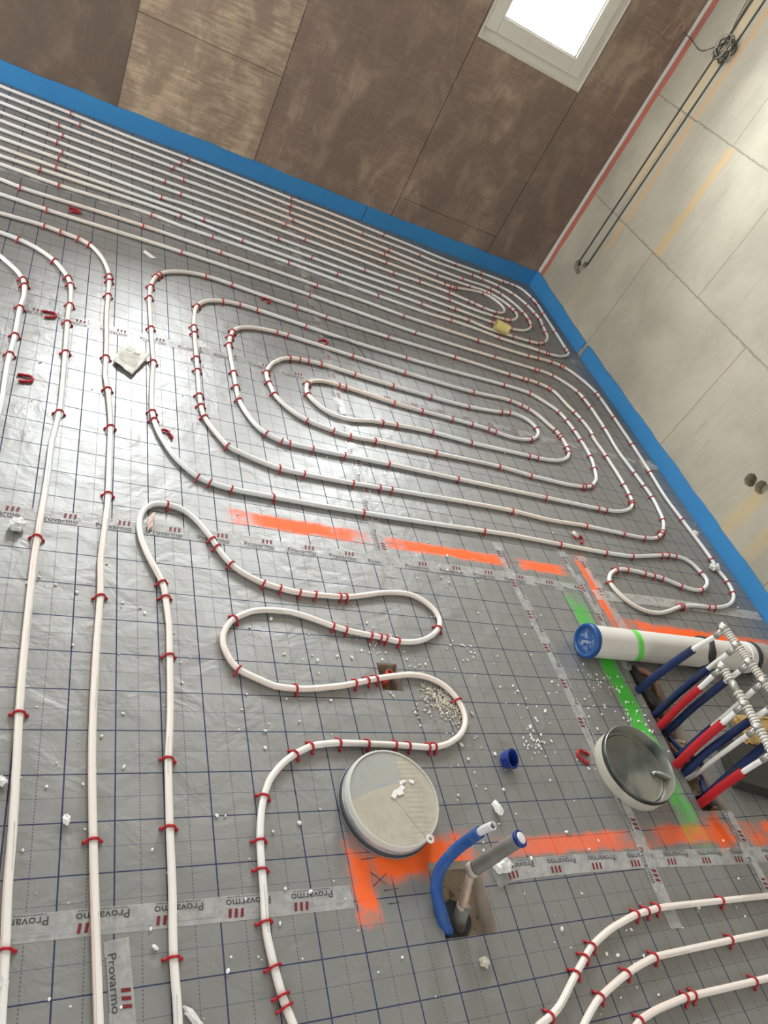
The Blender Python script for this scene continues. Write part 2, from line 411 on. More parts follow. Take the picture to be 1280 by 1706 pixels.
# windows
GLASS = bpy.data.materials.new('window_glass'); GLASS.use_nodes = True
_nt = GLASS.node_tree; _nt.nodes.clear()
_o = _nt.nodes.new('ShaderNodeOutputMaterial'); _t = _nt.nodes.new('ShaderNodeBsdfTransparent'); _g = _nt.nodes.new('ShaderNodeBsdfGlossy')
_g.inputs['Roughness'].default_value = 0.02; _f = _nt.nodes.new('ShaderNodeFresnel'); _f.inputs['IOR'].default_value = 1.45
_mx = _nt.nodes.new('ShaderNodeMixShader'); _nt.links.new(_f.outputs[0], _mx.inputs[0]); _nt.links.new(_t.outputs[0], _mx.inputs[1]); _nt.links.new(_g.outputs[0], _mx.inputs[2]); _nt.links.new(_mx.outputs[0], _o.inputs[0])
def ring(bm, x0, x1, z0, z1, wl, wr_, wb, wt, y0, y1):
    box(bm, x0, x0+wl, y0, y1, z0, z1); box(bm, x1-wr_, x1, y0, y1, z0, z1)
    box(bm, x0+wl, x1-wr_, y0, y1, z0, z0+wb); box(bm, x0+wl, x1-wr_, y0, y1, z1-wt, z1)
def window(n, W):
    x0, x1, z0, z1 = W; t = bpy.data.objects.new('window_%d' % n, None); COL.objects.link(t); t.location = ((x0+x1)/2, WY, z0); tag(t, kind='structure')
    def off(o): o.parent = t; o.matrix_parent_inverse = Matrix.Translation(-t.location); return o
    bm = bmesh.new(); ring(bm, x0+.001, x1-.001, z0+.001, z1-.001, .03, .06, .06, .06, WY+.012, WY+.08)
    box(bm, x0+.001, x0+.012, WY-.004, WY+.012, z0+.001, z1); box(bm, x1-.010, x1-.001, WY-.004, WY+.012, z0+.001, z1); box(bm, x0+.012, x1-.010, WY-.004, WY+.012, z0+.001, z0+.008)
    off(finish(bm, 'window_frame', FRAME))
    bm = bmesh.new(); ring(bm, x0+.013, x1-.05, z0+.057, z1-.05, .082, .078, .084, .08, WY-.002, WY+.06)
    o = off(finish(bm, 'window_sash', FRAME)); bv = o.modifiers.new('bevel', 'BEVEL'); bv.width = .004; bv.segments = 2
    gx0, gx1, gz0, gz1 = x0+.095, x1-.128, z0+.141, z1-.13
    bm = bmesh.new(); ring(bm, gx0, gx1, gz0, gz1, .008, .008, .008, .008, WY+.012, WY+.028); off(finish(bm, 'glazing_bead', FRAME))
    bm = bmesh.new(); box(bm, gx0+.001, gx1-.001, WY+.03, WY+.034, gz0+.001, gz1-.001); off(finish(bm, 'glass_pane', GLASS))
window(1, W1); window(2, W2)
# foil faced insulation sheets (grid in each sheet's own coordinates), top face at z = 0
def rotz(a, p): return (cos(a)*p[0]-sin(a)*p[1], sin(a)*p[0]+cos(a)*p[1])
def sheet(x0, x1, y0, y1, origin, rot, label, holes=()):
    xs = sorted({x0, x1, *[h[0] for h in holes], *[h[1] for h in holes]}); ys = sorted({y0, y1, *[h[2] for h in holes], *[h[3] for h in holes]})
    bm = bmesh.new(); g = 0.0006
    V = {}
    def vert(x, y, z):
        k = (round(x, 5), round(y, 5), z)
        if k not in V: V[k] = bm.verts.new((x, y, z))
        return V[k]
    solid = lambda a, b: x0 <= a <= x1 and y0 <= b <= y1 and not any(h[0] < a < h[1] and h[2] < b < h[3] for h in holes)
    top, bot = 0.0, -0.0545
    for a, b in zip(xs, xs[1:]):
        for c, d in zip(ys, ys[1:]):
            mx_, my_ = (a+b)/2, (c+d)/2
            if not solid(mx_, my_): continue
            f = bm.faces.new((vert(a, c, top), vert(b, c, top), vert(b, d, top), vert(a, d, top))); f.material_index = 0
            f = bm.faces.new((vert(a, d, bot), vert(b, d, bot), vert(b, c, bot), vert(a, c, bot))); f.material_index = 1
            for (p, q, tx, ty) in (((a, c), (b, c), 0, -1), ((b, c), (b, d), 1, 0), ((b, d), (a, d), 0, 1), ((a, d), (a, c), -1, 0)):
                if not solid(mx_ + tx*((b-a)/2+1e-4), my_ + ty*((d-c)/2+1e-4)):
                    f = bm.faces.new((vert(*p, bot), vert(*q, bot), vert(*q, top), vert(*p, top))); f.material_index = 1
    cx, cy = (x0+x1)/2, (y0+y1)/2
    for v in V.values():
        if v.co.x == x0: v.co.x += g
        if v.co.x == x1: v.co.x -= g
        if v.co.y == y0: v.co.y += g
        if v.co.y == y1: v.co.y -= g
    M = (Matrix.Translation((origin[0], origin[1], 0)) @ Matrix.Rotation(rot, 4, 'Z')).inverted()
    for v in bm.verts: v.co = M @ v.co
    bmesh.ops.recalc_face_normals(bm, faces=bm.faces)
    o = finish(bm, 'insulation_sheet'); o.data.materials.append(FOIL); o.data.materials.append(EPS)
    o.location = (origin[0], origin[1], 0); o.rotation_euler = (0, 0, rot)
    return tag(o, label, 'insulation sheet', 'foil faced insulation sheets on the floor')
TH = 0.01625
HA = (0.918, 1.062, -1.0752, -1.02); HE = (0.918, 1.062, -1.182, -1.0748); HS = (0.918, 0.985, -0.555, -0.465)
LW, RW = WL + 0.002, WX - 0.002
PIPES = {
 'edge1': [(-0.595,2.877), (-0.508,2.854), (-0.479,2.847), (-0.440,2.840), (-0.400,2.835), (-0.360,2.833), (-0.320,2.832), (-0.160,2.831), (-0.100,2.830), (-0.030,2.826), (0.129,2.816), (0.199,2.813), (0.289,2.813), (0.499,2.822), (0.679,2.824), (0.849,2.823), (1.049,2.816), (1.129,2.814), (1.199,2.815), (1.359,2.818), (1.439,2.817), (1.529,2.814), (1.748,2.801), (1.978,2.790), (2.028,2.787), (2.098,2.778), (2.137,2.775), (2.207,2.770), (2.267,2.768), (2.337,2.769), (2.507,2.779), (2.677,2.780), (2.767,2.783), (2.787,2.782), (2.816,2.778), (2.835,2.772), (2.844,2.768), (2.853,2.763), (2.860,2.757), (2.867,2.750), (2.873,2.742), (2.882,2.725), (2.894,2.697), (2.910,2.650), (2.916,2.621), (2.918,2.601), (2.919,2.571), (2.909,2.452), (2.902,2.242), (2.892,2.072), (2.892,2.042), (2.892,2.012), (2.892,2.003), (2.890,1.993), (2.886,1.984), (2.882,1.976), (2.869,1.960), (2.855,1.947), (2.832,1.928), (2.806,1.912), (2.788,1.904), (2.760,1.893), (2.731,1.886), (2.702,1.882), (2.652,1.880), (2.602,1.877), (2.512,1.877), (2.442,1.872), (2.402,1.871), (2.352,1.872), (2.292,1.875), (2.143,1.887), (2.033,1.891), (1.953,1.890), (1.863,1.883), (1.833,1.881), (1.783,1.881), (1.723,1.882), (1.593,1.887), (1.454,1.893), (1.105,1.919), (1.015,1.925), (0.945,1.927), (0.865,1.928), (0.475,1.929), (0.425,1.932), (0.336,1.944), (0.296,1.946), (0.256,1.946), (0.216,1.944), (0.006,1.930), (-0.074,1.926), (-0.143,1.927), (-0.273,1.936), (-0.313,1.938), (-0.363,1.937), (-0.453,1.931)],
 'edge2': [(-0.577,2.750), (-0.488,2.736), (-0.449,2.731), (-0.399,2.727), (-0.349,2.725), (-0.279,2.724), (-0.059,2.724), (0.201,2.720), (0.461,2.716), (0.731,2.716), (0.821,2.715), (1.111,2.706), (1.321,2.705), (1.391,2.704), (1.441,2.701), (1.550,2.692), (1.610,2.689), (1.680,2.688), (1.870,2.688), (1.940,2.686), (1.990,2.683), (2.010,2.681), (2.059,2.673), (2.099,2.670), (2.169,2.671), (2.329,2.680), (2.389,2.682), (2.439,2.680), (2.558,2.671), (2.588,2.667), (2.617,2.661), (2.646,2.652), (2.674,2.643), (2.692,2.634), (2.709,2.624), (2.725,2.611), (2.739,2.597), (2.752,2.582), (2.768,2.557), (2.783,2.531), (2.796,2.504), (2.802,2.485), (2.807,2.466), (2.827,2.378), (2.829,2.358), (2.828,2.339), (2.824,2.319), (2.806,2.251), (2.793,2.172), (2.787,2.143), (2.781,2.124), (2.772,2.106), (2.763,2.089), (2.751,2.072), (2.739,2.057), (2.726,2.042), (2.704,2.021), (2.680,2.003), (2.655,1.988), (2.636,1.980), (2.607,1.972), (2.568,1.965), (2.519,1.959), (2.469,1.954), (2.349,1.946), (2.309,1.944), (2.269,1.944), (2.229,1.947), (2.200,1.952), (2.141,1.965), (2.121,1.968), (2.091,1.970), (2.062,1.970), (1.982,1.967), (1.891,1.967), (1.852,1.969), (1.782,1.974), (1.692,1.977), (1.462,1.983), (1.222,1.989), (0.952,1.994), (0.812,1.999), (0.752,2.003), (0.702,2.007), (0.554,2.026), (0.504,2.031), (0.454,2.034), (0.404,2.036), (0.304,2.037), (0.184,2.035), (-0.056,2.029), (-0.306,2.021), (-0.366,2.023), (-0.466,2.029)],
 'edge3': [(-0.561,2.636), (-0.441,2.626), (-0.322,2.619), (-0.232,2.614), (-0.142,2.611), (0.008,2.611), (0.368,2.617), (0.548,2.617), (0.688,2.615), (0.798,2.612), (0.868,2.608), (1.018,2.597), (1.088,2.594), (1.158,2.595), (1.327,2.600), (1.417,2.599), (1.557,2.592), (1.777,2.577), (1.996,2.561), (2.076,2.557), (2.156,2.554), (2.226,2.554), (2.286,2.555), (2.326,2.557), (2.435,2.568), (2.465,2.570), (2.495,2.568), (2.515,2.566), (2.534,2.561), (2.562,2.550), (2.579,2.540), (2.595,2.528), (2.610,2.515), (2.624,2.500), (2.637,2.485), (2.648,2.469), (2.659,2.452), (2.673,2.425), (2.684,2.398), (2.691,2.379), (2.696,2.360), (2.700,2.340), (2.703,2.310), (2.702,2.280), (2.698,2.251), (2.691,2.222), (2.684,2.203), (2.675,2.185), (2.663,2.169), (2.644,2.146), (2.622,2.126), (2.599,2.107), (2.574,2.091), (2.547,2.077), (2.529,2.070), (2.500,2.061), (2.470,2.056), (2.431,2.051), (2.381,2.050), (2.341,2.050), (1.981,2.064), (1.711,2.072), (1.601,2.074), (1.321,2.075), (1.261,2.077), (1.131,2.084), (1.002,2.088), (0.751,2.092), (0.582,2.092), (0.542,2.094), (0.462,2.101), (0.422,2.103), (0.312,2.103), (0.002,2.100), (-0.118,2.100), (-0.268,2.104), (-0.478,2.114)],
 'edge4': [(-0.544,2.519), (-0.455,2.508), (-0.405,2.503), (-0.355,2.500), (-0.285,2.498), (-0.025,2.498), (0.205,2.499), (0.495,2.501), (0.775,2.505), (0.925,2.505), (1.035,2.503), (1.135,2.500), (1.294,2.490), (1.364,2.487), (1.434,2.486), (1.614,2.488), (1.694,2.486), (1.794,2.481), (1.994,2.466), (2.043,2.464), (2.103,2.466), (2.233,2.474), (2.313,2.479), (2.403,2.487), (2.433,2.487), (2.452,2.484), (2.462,2.481), (2.489,2.469), (2.524,2.450), (2.548,2.432), (2.569,2.411), (2.582,2.395), (2.593,2.379), (2.603,2.361), (2.607,2.352), (2.612,2.334), (2.613,2.314), (2.610,2.295), (2.604,2.276), (2.595,2.258), (2.584,2.242), (2.565,2.219), (2.542,2.199), (2.526,2.187), (2.509,2.178), (2.490,2.170), (2.471,2.164), (2.452,2.160), (2.413,2.153), (2.383,2.149), (2.343,2.145), (2.303,2.143), (2.243,2.142), (2.193,2.144), (2.163,2.146), (2.074,2.158), (2.014,2.161), (1.904,2.163), (1.604,2.159), (1.494,2.160), (1.434,2.163), (1.345,2.170), (1.295,2.173), (1.225,2.175), (0.975,2.178), (0.925,2.180), (0.805,2.188), (0.745,2.190), (0.635,2.191), (0.515,2.189), (0.445,2.187), (0.375,2.180), (0.345,2.180), (0.316,2.180), (0.216,2.185), (-0.074,2.204), (-0.154,2.207), (-0.344,2.209), (-0.404,2.213), (-0.493,2.221)],
 'edge5': [(-0.531,2.428), (-0.422,2.411), (-0.353,2.403), (-0.263,2.398), (-0.113,2.394), (0.127,2.390), (0.357,2.390), (0.477,2.392), (0.727,2.401), (0.797,2.402), (0.877,2.402), (1.067,2.397), (1.296,2.384), (1.396,2.380), (1.676,2.373), (1.966,2.365), (2.086,2.363), (2.106,2.363), (2.126,2.365), (2.155,2.370), (2.184,2.379), (2.249,2.404), (2.325,2.429), (2.345,2.434), (2.364,2.438), (2.384,2.440), (2.394,2.440), (2.413,2.438), (2.423,2.436), (2.442,2.430), (2.459,2.421), (2.475,2.409), (2.489,2.395), (2.500,2.379), (2.508,2.361), (2.513,2.341), (2.514,2.322), (2.513,2.312), (2.507,2.293), (2.499,2.275), (2.487,2.259), (2.480,2.252), (2.466,2.239), (2.457,2.233), (2.440,2.224), (2.421,2.219), (2.411,2.217), (2.391,2.216), (2.351,2.218), (2.312,2.223), (2.224,2.241), (2.115,2.259), (2.065,2.265), (2.006,2.268), (1.946,2.269), (1.865,2.269), (1.726,2.264), (1.656,2.264), (1.556,2.268), (1.326,2.280), (1.146,2.287), (0.896,2.294), (0.546,2.301), (0.376,2.301), (-0.024,2.294), (-0.093,2.294), (-0.183,2.295), (-0.283,2.298), (-0.363,2.302), (-0.423,2.308), (-0.512,2.319)],
 'oval': [(-0.440,1.797), (-0.360,1.797), (-0.330,1.796), (-0.301,1.793), (-0.262,1.785), (-0.242,1.782), (-0.222,1.780), (-0.192,1.779), (-0.112,1.782), (0.077,1.794), (0.167,1.797), (0.257,1.799), (0.367,1.798), (0.577,1.792), (0.787,1.787), (1.107,1.774), (1.347,1.772), (1.417,1.768), (1.556,1.757), (1.616,1.753), (1.686,1.751), (1.806,1.750), (2.046,1.751), (2.276,1.753), (2.386,1.755), (2.436,1.758), (2.466,1.760), (2.545,1.772), (2.605,1.779), (2.644,1.782), (2.675,1.781), (2.694,1.779), (2.714,1.775), (2.723,1.772), (2.742,1.764), (2.759,1.755), (2.776,1.744), (2.791,1.731), (2.805,1.717), (2.819,1.702), (2.831,1.687), (2.843,1.671), (2.859,1.645), (2.873,1.619), (2.881,1.601), (2.888,1.582), (2.894,1.563), (2.897,1.533), (2.898,1.423), (2.896,1.253), (2.893,1.113), (2.888,1.003), (2.882,0.893), (2.877,0.834), (2.867,0.724), (2.865,0.674), (2.867,0.614), (2.888,0.365), (2.892,0.295), (2.892,0.256), (2.887,0.216), (2.886,0.196), (2.888,0.177), (2.896,0.138), (2.896,0.118), (2.894,0.098), (2.887,0.070), (2.879,0.051), (2.869,0.034), (2.856,0.019), (2.841,0.005), (2.825,-0.006), (2.808,-0.017), (2.781,-0.029), (2.753,-0.039), (2.714,-0.049), (2.675,-0.056), (2.635,-0.059), (2.545,-0.063), (2.495,-0.069), (2.466,-0.074), (2.446,-0.078), (2.427,-0.084), (2.362,-0.110), (2.315,-0.125), (2.295,-0.130), (2.276,-0.133), (2.256,-0.135), (2.236,-0.135), (2.216,-0.134), (2.197,-0.130), (2.178,-0.124), (2.160,-0.116), (2.143,-0.105), (2.128,-0.092), (2.121,-0.085), (2.109,-0.069), (2.099,-0.052), (2.091,-0.034), (2.088,-0.025), (2.087,-0.015), (2.087,-0.006), (2.089,0.003), (2.092,0.012), (2.097,0.021), (2.103,0.029), (2.116,0.043), (2.124,0.049), (2.140,0.060), (2.158,0.070), (2.176,0.077), (2.196,0.083), (2.215,0.086), (2.255,0.087), (2.315,0.084), (2.374,0.077), (2.414,0.074), (2.434,0.071), (2.463,0.064), (2.510,0.049), (2.530,0.043), (2.559,0.037), (2.579,0.034), (2.599,0.032), (2.619,0.032), (2.638,0.035), (2.658,0.040), (2.676,0.047), (2.694,0.056), (2.710,0.067), (2.726,0.080), (2.738,0.095), (2.743,0.103), (2.746,0.112), (2.748,0.121), (2.747,0.130), (2.742,0.149), (2.726,0.185), (2.716,0.202), (2.709,0.209), (2.701,0.215), (2.693,0.220), (2.684,0.224), (2.665,0.229), (2.645,0.230), (2.626,0.230), (2.586,0.228), (2.556,0.224), (2.507,0.214), (2.380,0.186), (2.321,0.177), (2.291,0.173), (2.251,0.171), (2.151,0.168), (2.071,0.167), (1.751,0.170), (1.641,0.170), (1.241,0.153), (1.042,0.147), (0.852,0.144), (0.631,0.145), (0.561,0.146), (0.532,0.149), (0.502,0.153), (0.482,0.157), (0.463,0.162), (0.445,0.170), (0.428,0.180), (0.406,0.200), (0.386,0.222), (0.368,0.246), (0.348,0.281), (0.328,0.327), (0.315,0.364), (0.305,0.403), (0.299,0.443), (0.297,0.483), (0.297,0.533), (0.299,0.613), (0.303,0.712), (0.304,0.762), (0.295,1.092), (0.294,1.182), (0.296,1.232), (0.298,1.262), (0.304,1.302), (0.310,1.331), (0.315,1.350), (0.322,1.369), (0.331,1.387), (0.340,1.404), (0.358,1.428), (0.372,1.442), (0.388,1.454), (0.405,1.465), (0.422,1.475), (0.441,1.483), (0.469,1.494), (0.497,1.502), (0.517,1.506), (0.537,1.509), (0.557,1.510), (0.597,1.510), (0.666,1.505), (0.836,1.490), (0.966,1.485), (1.046,1.481), (1.105,1.477), (1.165,1.472), (1.215,1.469), (1.325,1.467), (1.475,1.466), (1.855,1.470), (2.175,1.466), (2.295,1.469), (2.355,1.469), (2.385,1.467), (2.414,1.464), (2.444,1.457), (2.462,1.451), (2.480,1.441), (2.487,1.435), (2.494,1.428), (2.505,1.412), (2.513,1.394), (2.537,1.317), (2.545,1.299), (2.562,1.264), (2.570,1.245), (2.576,1.226), (2.583,1.197), (2.588,1.167), (2.593,1.128), (2.594,1.108), (2.592,1.089), (2.583,1.063), (2.581,1.044), (2.582,1.014), (2.589,0.914), (2.590,0.784), (2.588,0.724), (2.586,0.684), (2.582,0.645), (2.575,0.605), (2.571,0.586), (2.565,0.567), (2.561,0.558), (2.549,0.542), (2.535,0.528), (2.520,0.515), (2.503,0.504), (2.477,0.491), (2.449,0.480), (2.430,0.473), (2.410,0.469), (2.391,0.465), (2.351,0.461), (2.281,0.458), (2.161,0.456), (1.801,0.453), (1.521,0.451), (1.231,0.451), (1.151,0.449), (0.911,0.443), (0.841,0.443), (0.791,0.444), (0.762,0.447), (0.733,0.455), (0.706,0.467), (0.689,0.478), (0.682,0.484), (0.668,0.499), (0.652,0.524), (0.635,0.560), (0.621,0.597), (0.616,0.617), (0.612,0.636), (0.608,0.666), (0.601,0.956), (0.602,0.986), (0.607,1.025), (0.615,1.065), (0.623,1.093), (0.631,1.112), (0.636,1.120), (0.647,1.136), (0.654,1.143), (0.669,1.156), (0.695,1.171), (0.723,1.182), (0.742,1.187), (0.771,1.193), (0.821,1.200), (0.861,1.202), (0.951,1.198), (1.160,1.186), (1.380,1.173), (1.470,1.170), (1.590,1.168), (1.720,1.167), (1.830,1.170), (1.900,1.175), (2.009,1.187), (2.049,1.191), (2.079,1.192), (2.108,1.189), (2.128,1.185), (2.157,1.177), (2.176,1.171), (2.194,1.163), (2.211,1.153), (2.219,1.147), (2.233,1.133), (2.252,1.110), (2.278,1.067), (2.306,1.026), (2.314,1.008), (2.317,0.999), (2.322,0.979), (2.323,0.960), (2.322,0.920), (2.318,0.890), (2.315,0.870), (2.309,0.852), (2.305,0.843), (2.294,0.827), (2.280,0.812), (2.265,0.799), (2.249,0.787), (2.232,0.777), (2.214,0.769), (2.195,0.761), (2.157,0.751), (2.117,0.745), (2.078,0.742), (1.758,0.732), (1.658,0.731), (1.538,0.736), (1.498,0.737), (1.458,0.737), (1.408,0.734), (1.278,0.724), (1.219,0.717), (1.189,0.712), (1.160,0.706), (1.102,0.689), (1.083,0.685), (1.063,0.682), (1.043,0.682), (1.014,0.687), (0.995,0.693), (0.977,0.702), (0.961,0.713), (0.947,0.727), (0.928,0.750), (0.917,0.766), (0.909,0.784), (0.907,0.794), (0.906,0.804), (0.908,0.823), (0.912,0.843), (0.919,0.861), (0.930,0.877), (0.945,0.890), (0.962,0.900), (0.981,0.907), (0.990,0.909), (1.010,0.912), (1.040,0.913), (1.110,0.909), (1.289,0.891), (1.369,0.885), (1.478,0.882), (1.659,0.882), (1.778,0.879), (1.828,0.875), (1.887,0.865), (1.927,0.859), (1.967,0.857), (1.997,0.859), (2.016,0.862), (2.036,0.866), (2.064,0.876), (2.083,0.883), (2.100,0.893), (2.117,0.903), (2.139,0.923), (2.152,0.938), (2.158,0.946), (2.167,0.964), (2.169,0.973), (2.171,0.983), (2.171,0.993), (2.169,1.002), (2.167,1.012), (2.163,1.021), (2.153,1.037), (2.146,1.044), (2.139,1.051), (2.131,1.056), (2.122,1.061), (2.113,1.064), (2.094,1.069), (2.074,1.072), (2.054,1.073), (2.044,1.073), (2.025,1.070), (1.977,1.057), (1.957,1.052), (1.869,1.036), (1.789,1.026), (1.729,1.022), (1.659,1.020), (1.459,1.022), (1.359,1.024), (1.220,1.030), (1.060,1.040), (1.020,1.041), (0.990,1.040), (0.960,1.038), (0.920,1.034), (0.891,1.028), (0.872,1.023), (0.863,1.020), (0.845,1.010), (0.821,0.992), (0.807,0.978), (0.794,0.963), (0.781,0.948), (0.771,0.931), (0.757,0.904), (0.747,0.876), (0.743,0.857), (0.742,0.847), (0.742,0.837), (0.743,0.817), (0.753,0.758), (0.760,0.729), (0.768,0.711), (0.779,0.694), (0.791,0.678), (0.804,0.663), (0.818,0.649), (0.833,0.636), (0.849,0.624), (0.876,0.611), (0.895,0.605), (0.924,0.597), (1.002,0.580), (1.032,0.575), (1.061,0.573), (1.091,0.574), (1.161,0.580), (1.251,0.584), (1.621,0.600), (1.721,0.603), (1.770,0.603), (1.810,0.602), (1.930,0.591), (1.990,0.588), (2.090,0.586), (2.160,0.586), (2.210,0.590), (2.259,0.597), (2.289,0.602), (2.307,0.609), (2.325,0.618), (2.349,0.636), (2.371,0.656), (2.391,0.678), (2.402,0.695), (2.415,0.722), (2.429,0.759), (2.442,0.797), (2.451,0.826), (2.457,0.855), (2.460,0.874), (2.463,0.904), (2.464,0.944), (2.464,1.014), (2.462,1.054), (2.458,1.094), (2.450,1.143), (2.445,1.173), (2.440,1.192), (2.433,1.210), (2.428,1.219), (2.422,1.227), (2.409,1.242), (2.387,1.261), (2.362,1.279), (2.329,1.301), (2.302,1.315), (2.284,1.322), (2.265,1.328), (2.245,1.331), (2.215,1.333), (2.165,1.334), (2.045,1.331), (1.776,1.317), (1.656,1.313), (1.556,1.311), (1.436,1.311), (1.276,1.313), (1.146,1.318), (1.096,1.321), (0.996,1.329), (0.837,1.341), (0.767,1.345), (0.707,1.346), (0.667,1.344), (0.637,1.340), (0.608,1.333), (0.580,1.322), (0.554,1.309), (0.537,1.298), (0.523,1.284), (0.510,1.269), (0.499,1.252), (0.486,1.225), (0.480,1.206), (0.474,1.177), (0.469,1.127), (0.465,1.048), (0.464,0.848), (0.464,0.748), (0.463,0.637), (0.464,0.568), (0.466,0.538), (0.468,0.518), (0.472,0.498), (0.478,0.479), (0.489,0.452), (0.508,0.416), (0.528,0.382), (0.539,0.366), (0.546,0.359), (0.562,0.348), (0.580,0.340), (0.636,0.318), (0.655,0.312), (0.684,0.303), (0.713,0.297), (0.733,0.294), (0.773,0.292), (0.833,0.291), (0.973,0.292), (1.023,0.294), (1.123,0.300), (1.403,0.311), (1.562,0.317), (1.673,0.319), (1.722,0.319), (1.762,0.318), (1.872,0.310), (1.922,0.309), (1.972,0.310), (2.082,0.315), (2.132,0.317), (2.422,0.314), (2.462,0.315), (2.502,0.318), (2.531,0.322), (2.551,0.327), (2.570,0.333), (2.588,0.341), (2.605,0.351), (2.629,0.368), (2.652,0.388), (2.672,0.410), (2.690,0.434), (2.701,0.451), (2.715,0.477), (2.722,0.496), (2.728,0.515), (2.736,0.554), (2.744,0.593), (2.748,0.623), (2.750,0.643), (2.750,0.673), (2.743,0.773), (2.739,0.822), (2.726,0.932), (2.723,0.982), (2.724,1.031), (2.735,1.151), (2.739,1.221), (2.740,1.331), (2.739,1.371), (2.736,1.411), (2.730,1.450), (2.725,1.480), (2.719,1.499), (2.715,1.508), (2.704,1.524), (2.691,1.539), (2.669,1.558), (2.645,1.576), (2.628,1.587), (2.611,1.597), (2.593,1.606), (2.574,1.613), (2.555,1.617), (2.535,1.621), (2.495,1.624), (2.465,1.623), (2.385,1.619), (2.245,1.614), (1.966,1.606), (1.825,1.604), (1.706,1.604), (1.616,1.606), (1.516,1.612), (1.207,1.637), (1.097,1.645), (0.947,1.652), (0.787,1.658), (0.587,1.663), (0.397,1.664), (0.257,1.663), (-0.022,1.655), (-0.122,1.655), (-0.182,1.656), (-0.252,1.659), (-0.322,1.662), (-0.412,1.669)],
 'left1': [(-0.376,1.491), (-0.177,1.506), (-0.127,1.508), (-0.107,1.508), (-0.077,1.504), (-0.018,1.495), (0.002,1.491), (0.021,1.486), (0.039,1.478), (0.056,1.468), (0.070,1.454), (0.082,1.439), (0.097,1.413), (0.110,1.386), (0.120,1.358), (0.130,1.319), (0.138,1.270), (0.141,1.220), (0.139,0.980), (0.144,0.800), (0.146,0.610), (0.148,0.580), (0.157,0.511), (0.164,0.441), (0.169,0.371), (0.170,0.311), (0.172,0.021), (0.170,-0.039), (0.162,-0.189), (0.161,-0.229), (0.164,-0.339), (0.161,-0.498), (0.162,-0.718), (0.173,-0.938), (0.198,-1.287)],
 'left2': [(-0.359,1.370), (-0.272,1.350), (-0.212,1.341), (-0.183,1.334), (-0.164,1.328), (-0.146,1.320), (-0.128,1.311), (-0.103,1.294), (-0.080,1.276), (-0.066,1.262), (-0.053,1.246), (-0.042,1.230), (-0.023,1.195), (-0.010,1.168), (-0.000,1.140), (0.006,1.110), (0.011,1.071), (0.014,1.011), (0.014,0.981), (0.011,0.942), (0.011,0.911), (0.013,0.822), (0.019,0.602), (0.022,0.412), (0.020,0.332), (0.013,0.232), (0.011,0.192), (0.011,0.042), (0.005,-0.208), (0.006,-0.348), (0.010,-0.538), (0.015,-0.668), (0.022,-0.787), (0.029,-0.917), (0.032,-1.017), (0.039,-1.117), (0.047,-1.267)],
 'left3': [(-0.363,1.259), (-0.262,1.194), (-0.238,1.176), (-0.224,1.162), (-0.184,1.117), (-0.167,1.093), (-0.153,1.067), (-0.149,1.058), (-0.144,1.038), (-0.140,1.019), (-0.138,0.999), (-0.135,0.949), (-0.139,0.859), (-0.137,0.709), (-0.140,0.559), (-0.139,0.479), (-0.135,0.379), (-0.134,0.339), (-0.136,0.289), (-0.141,0.210)],
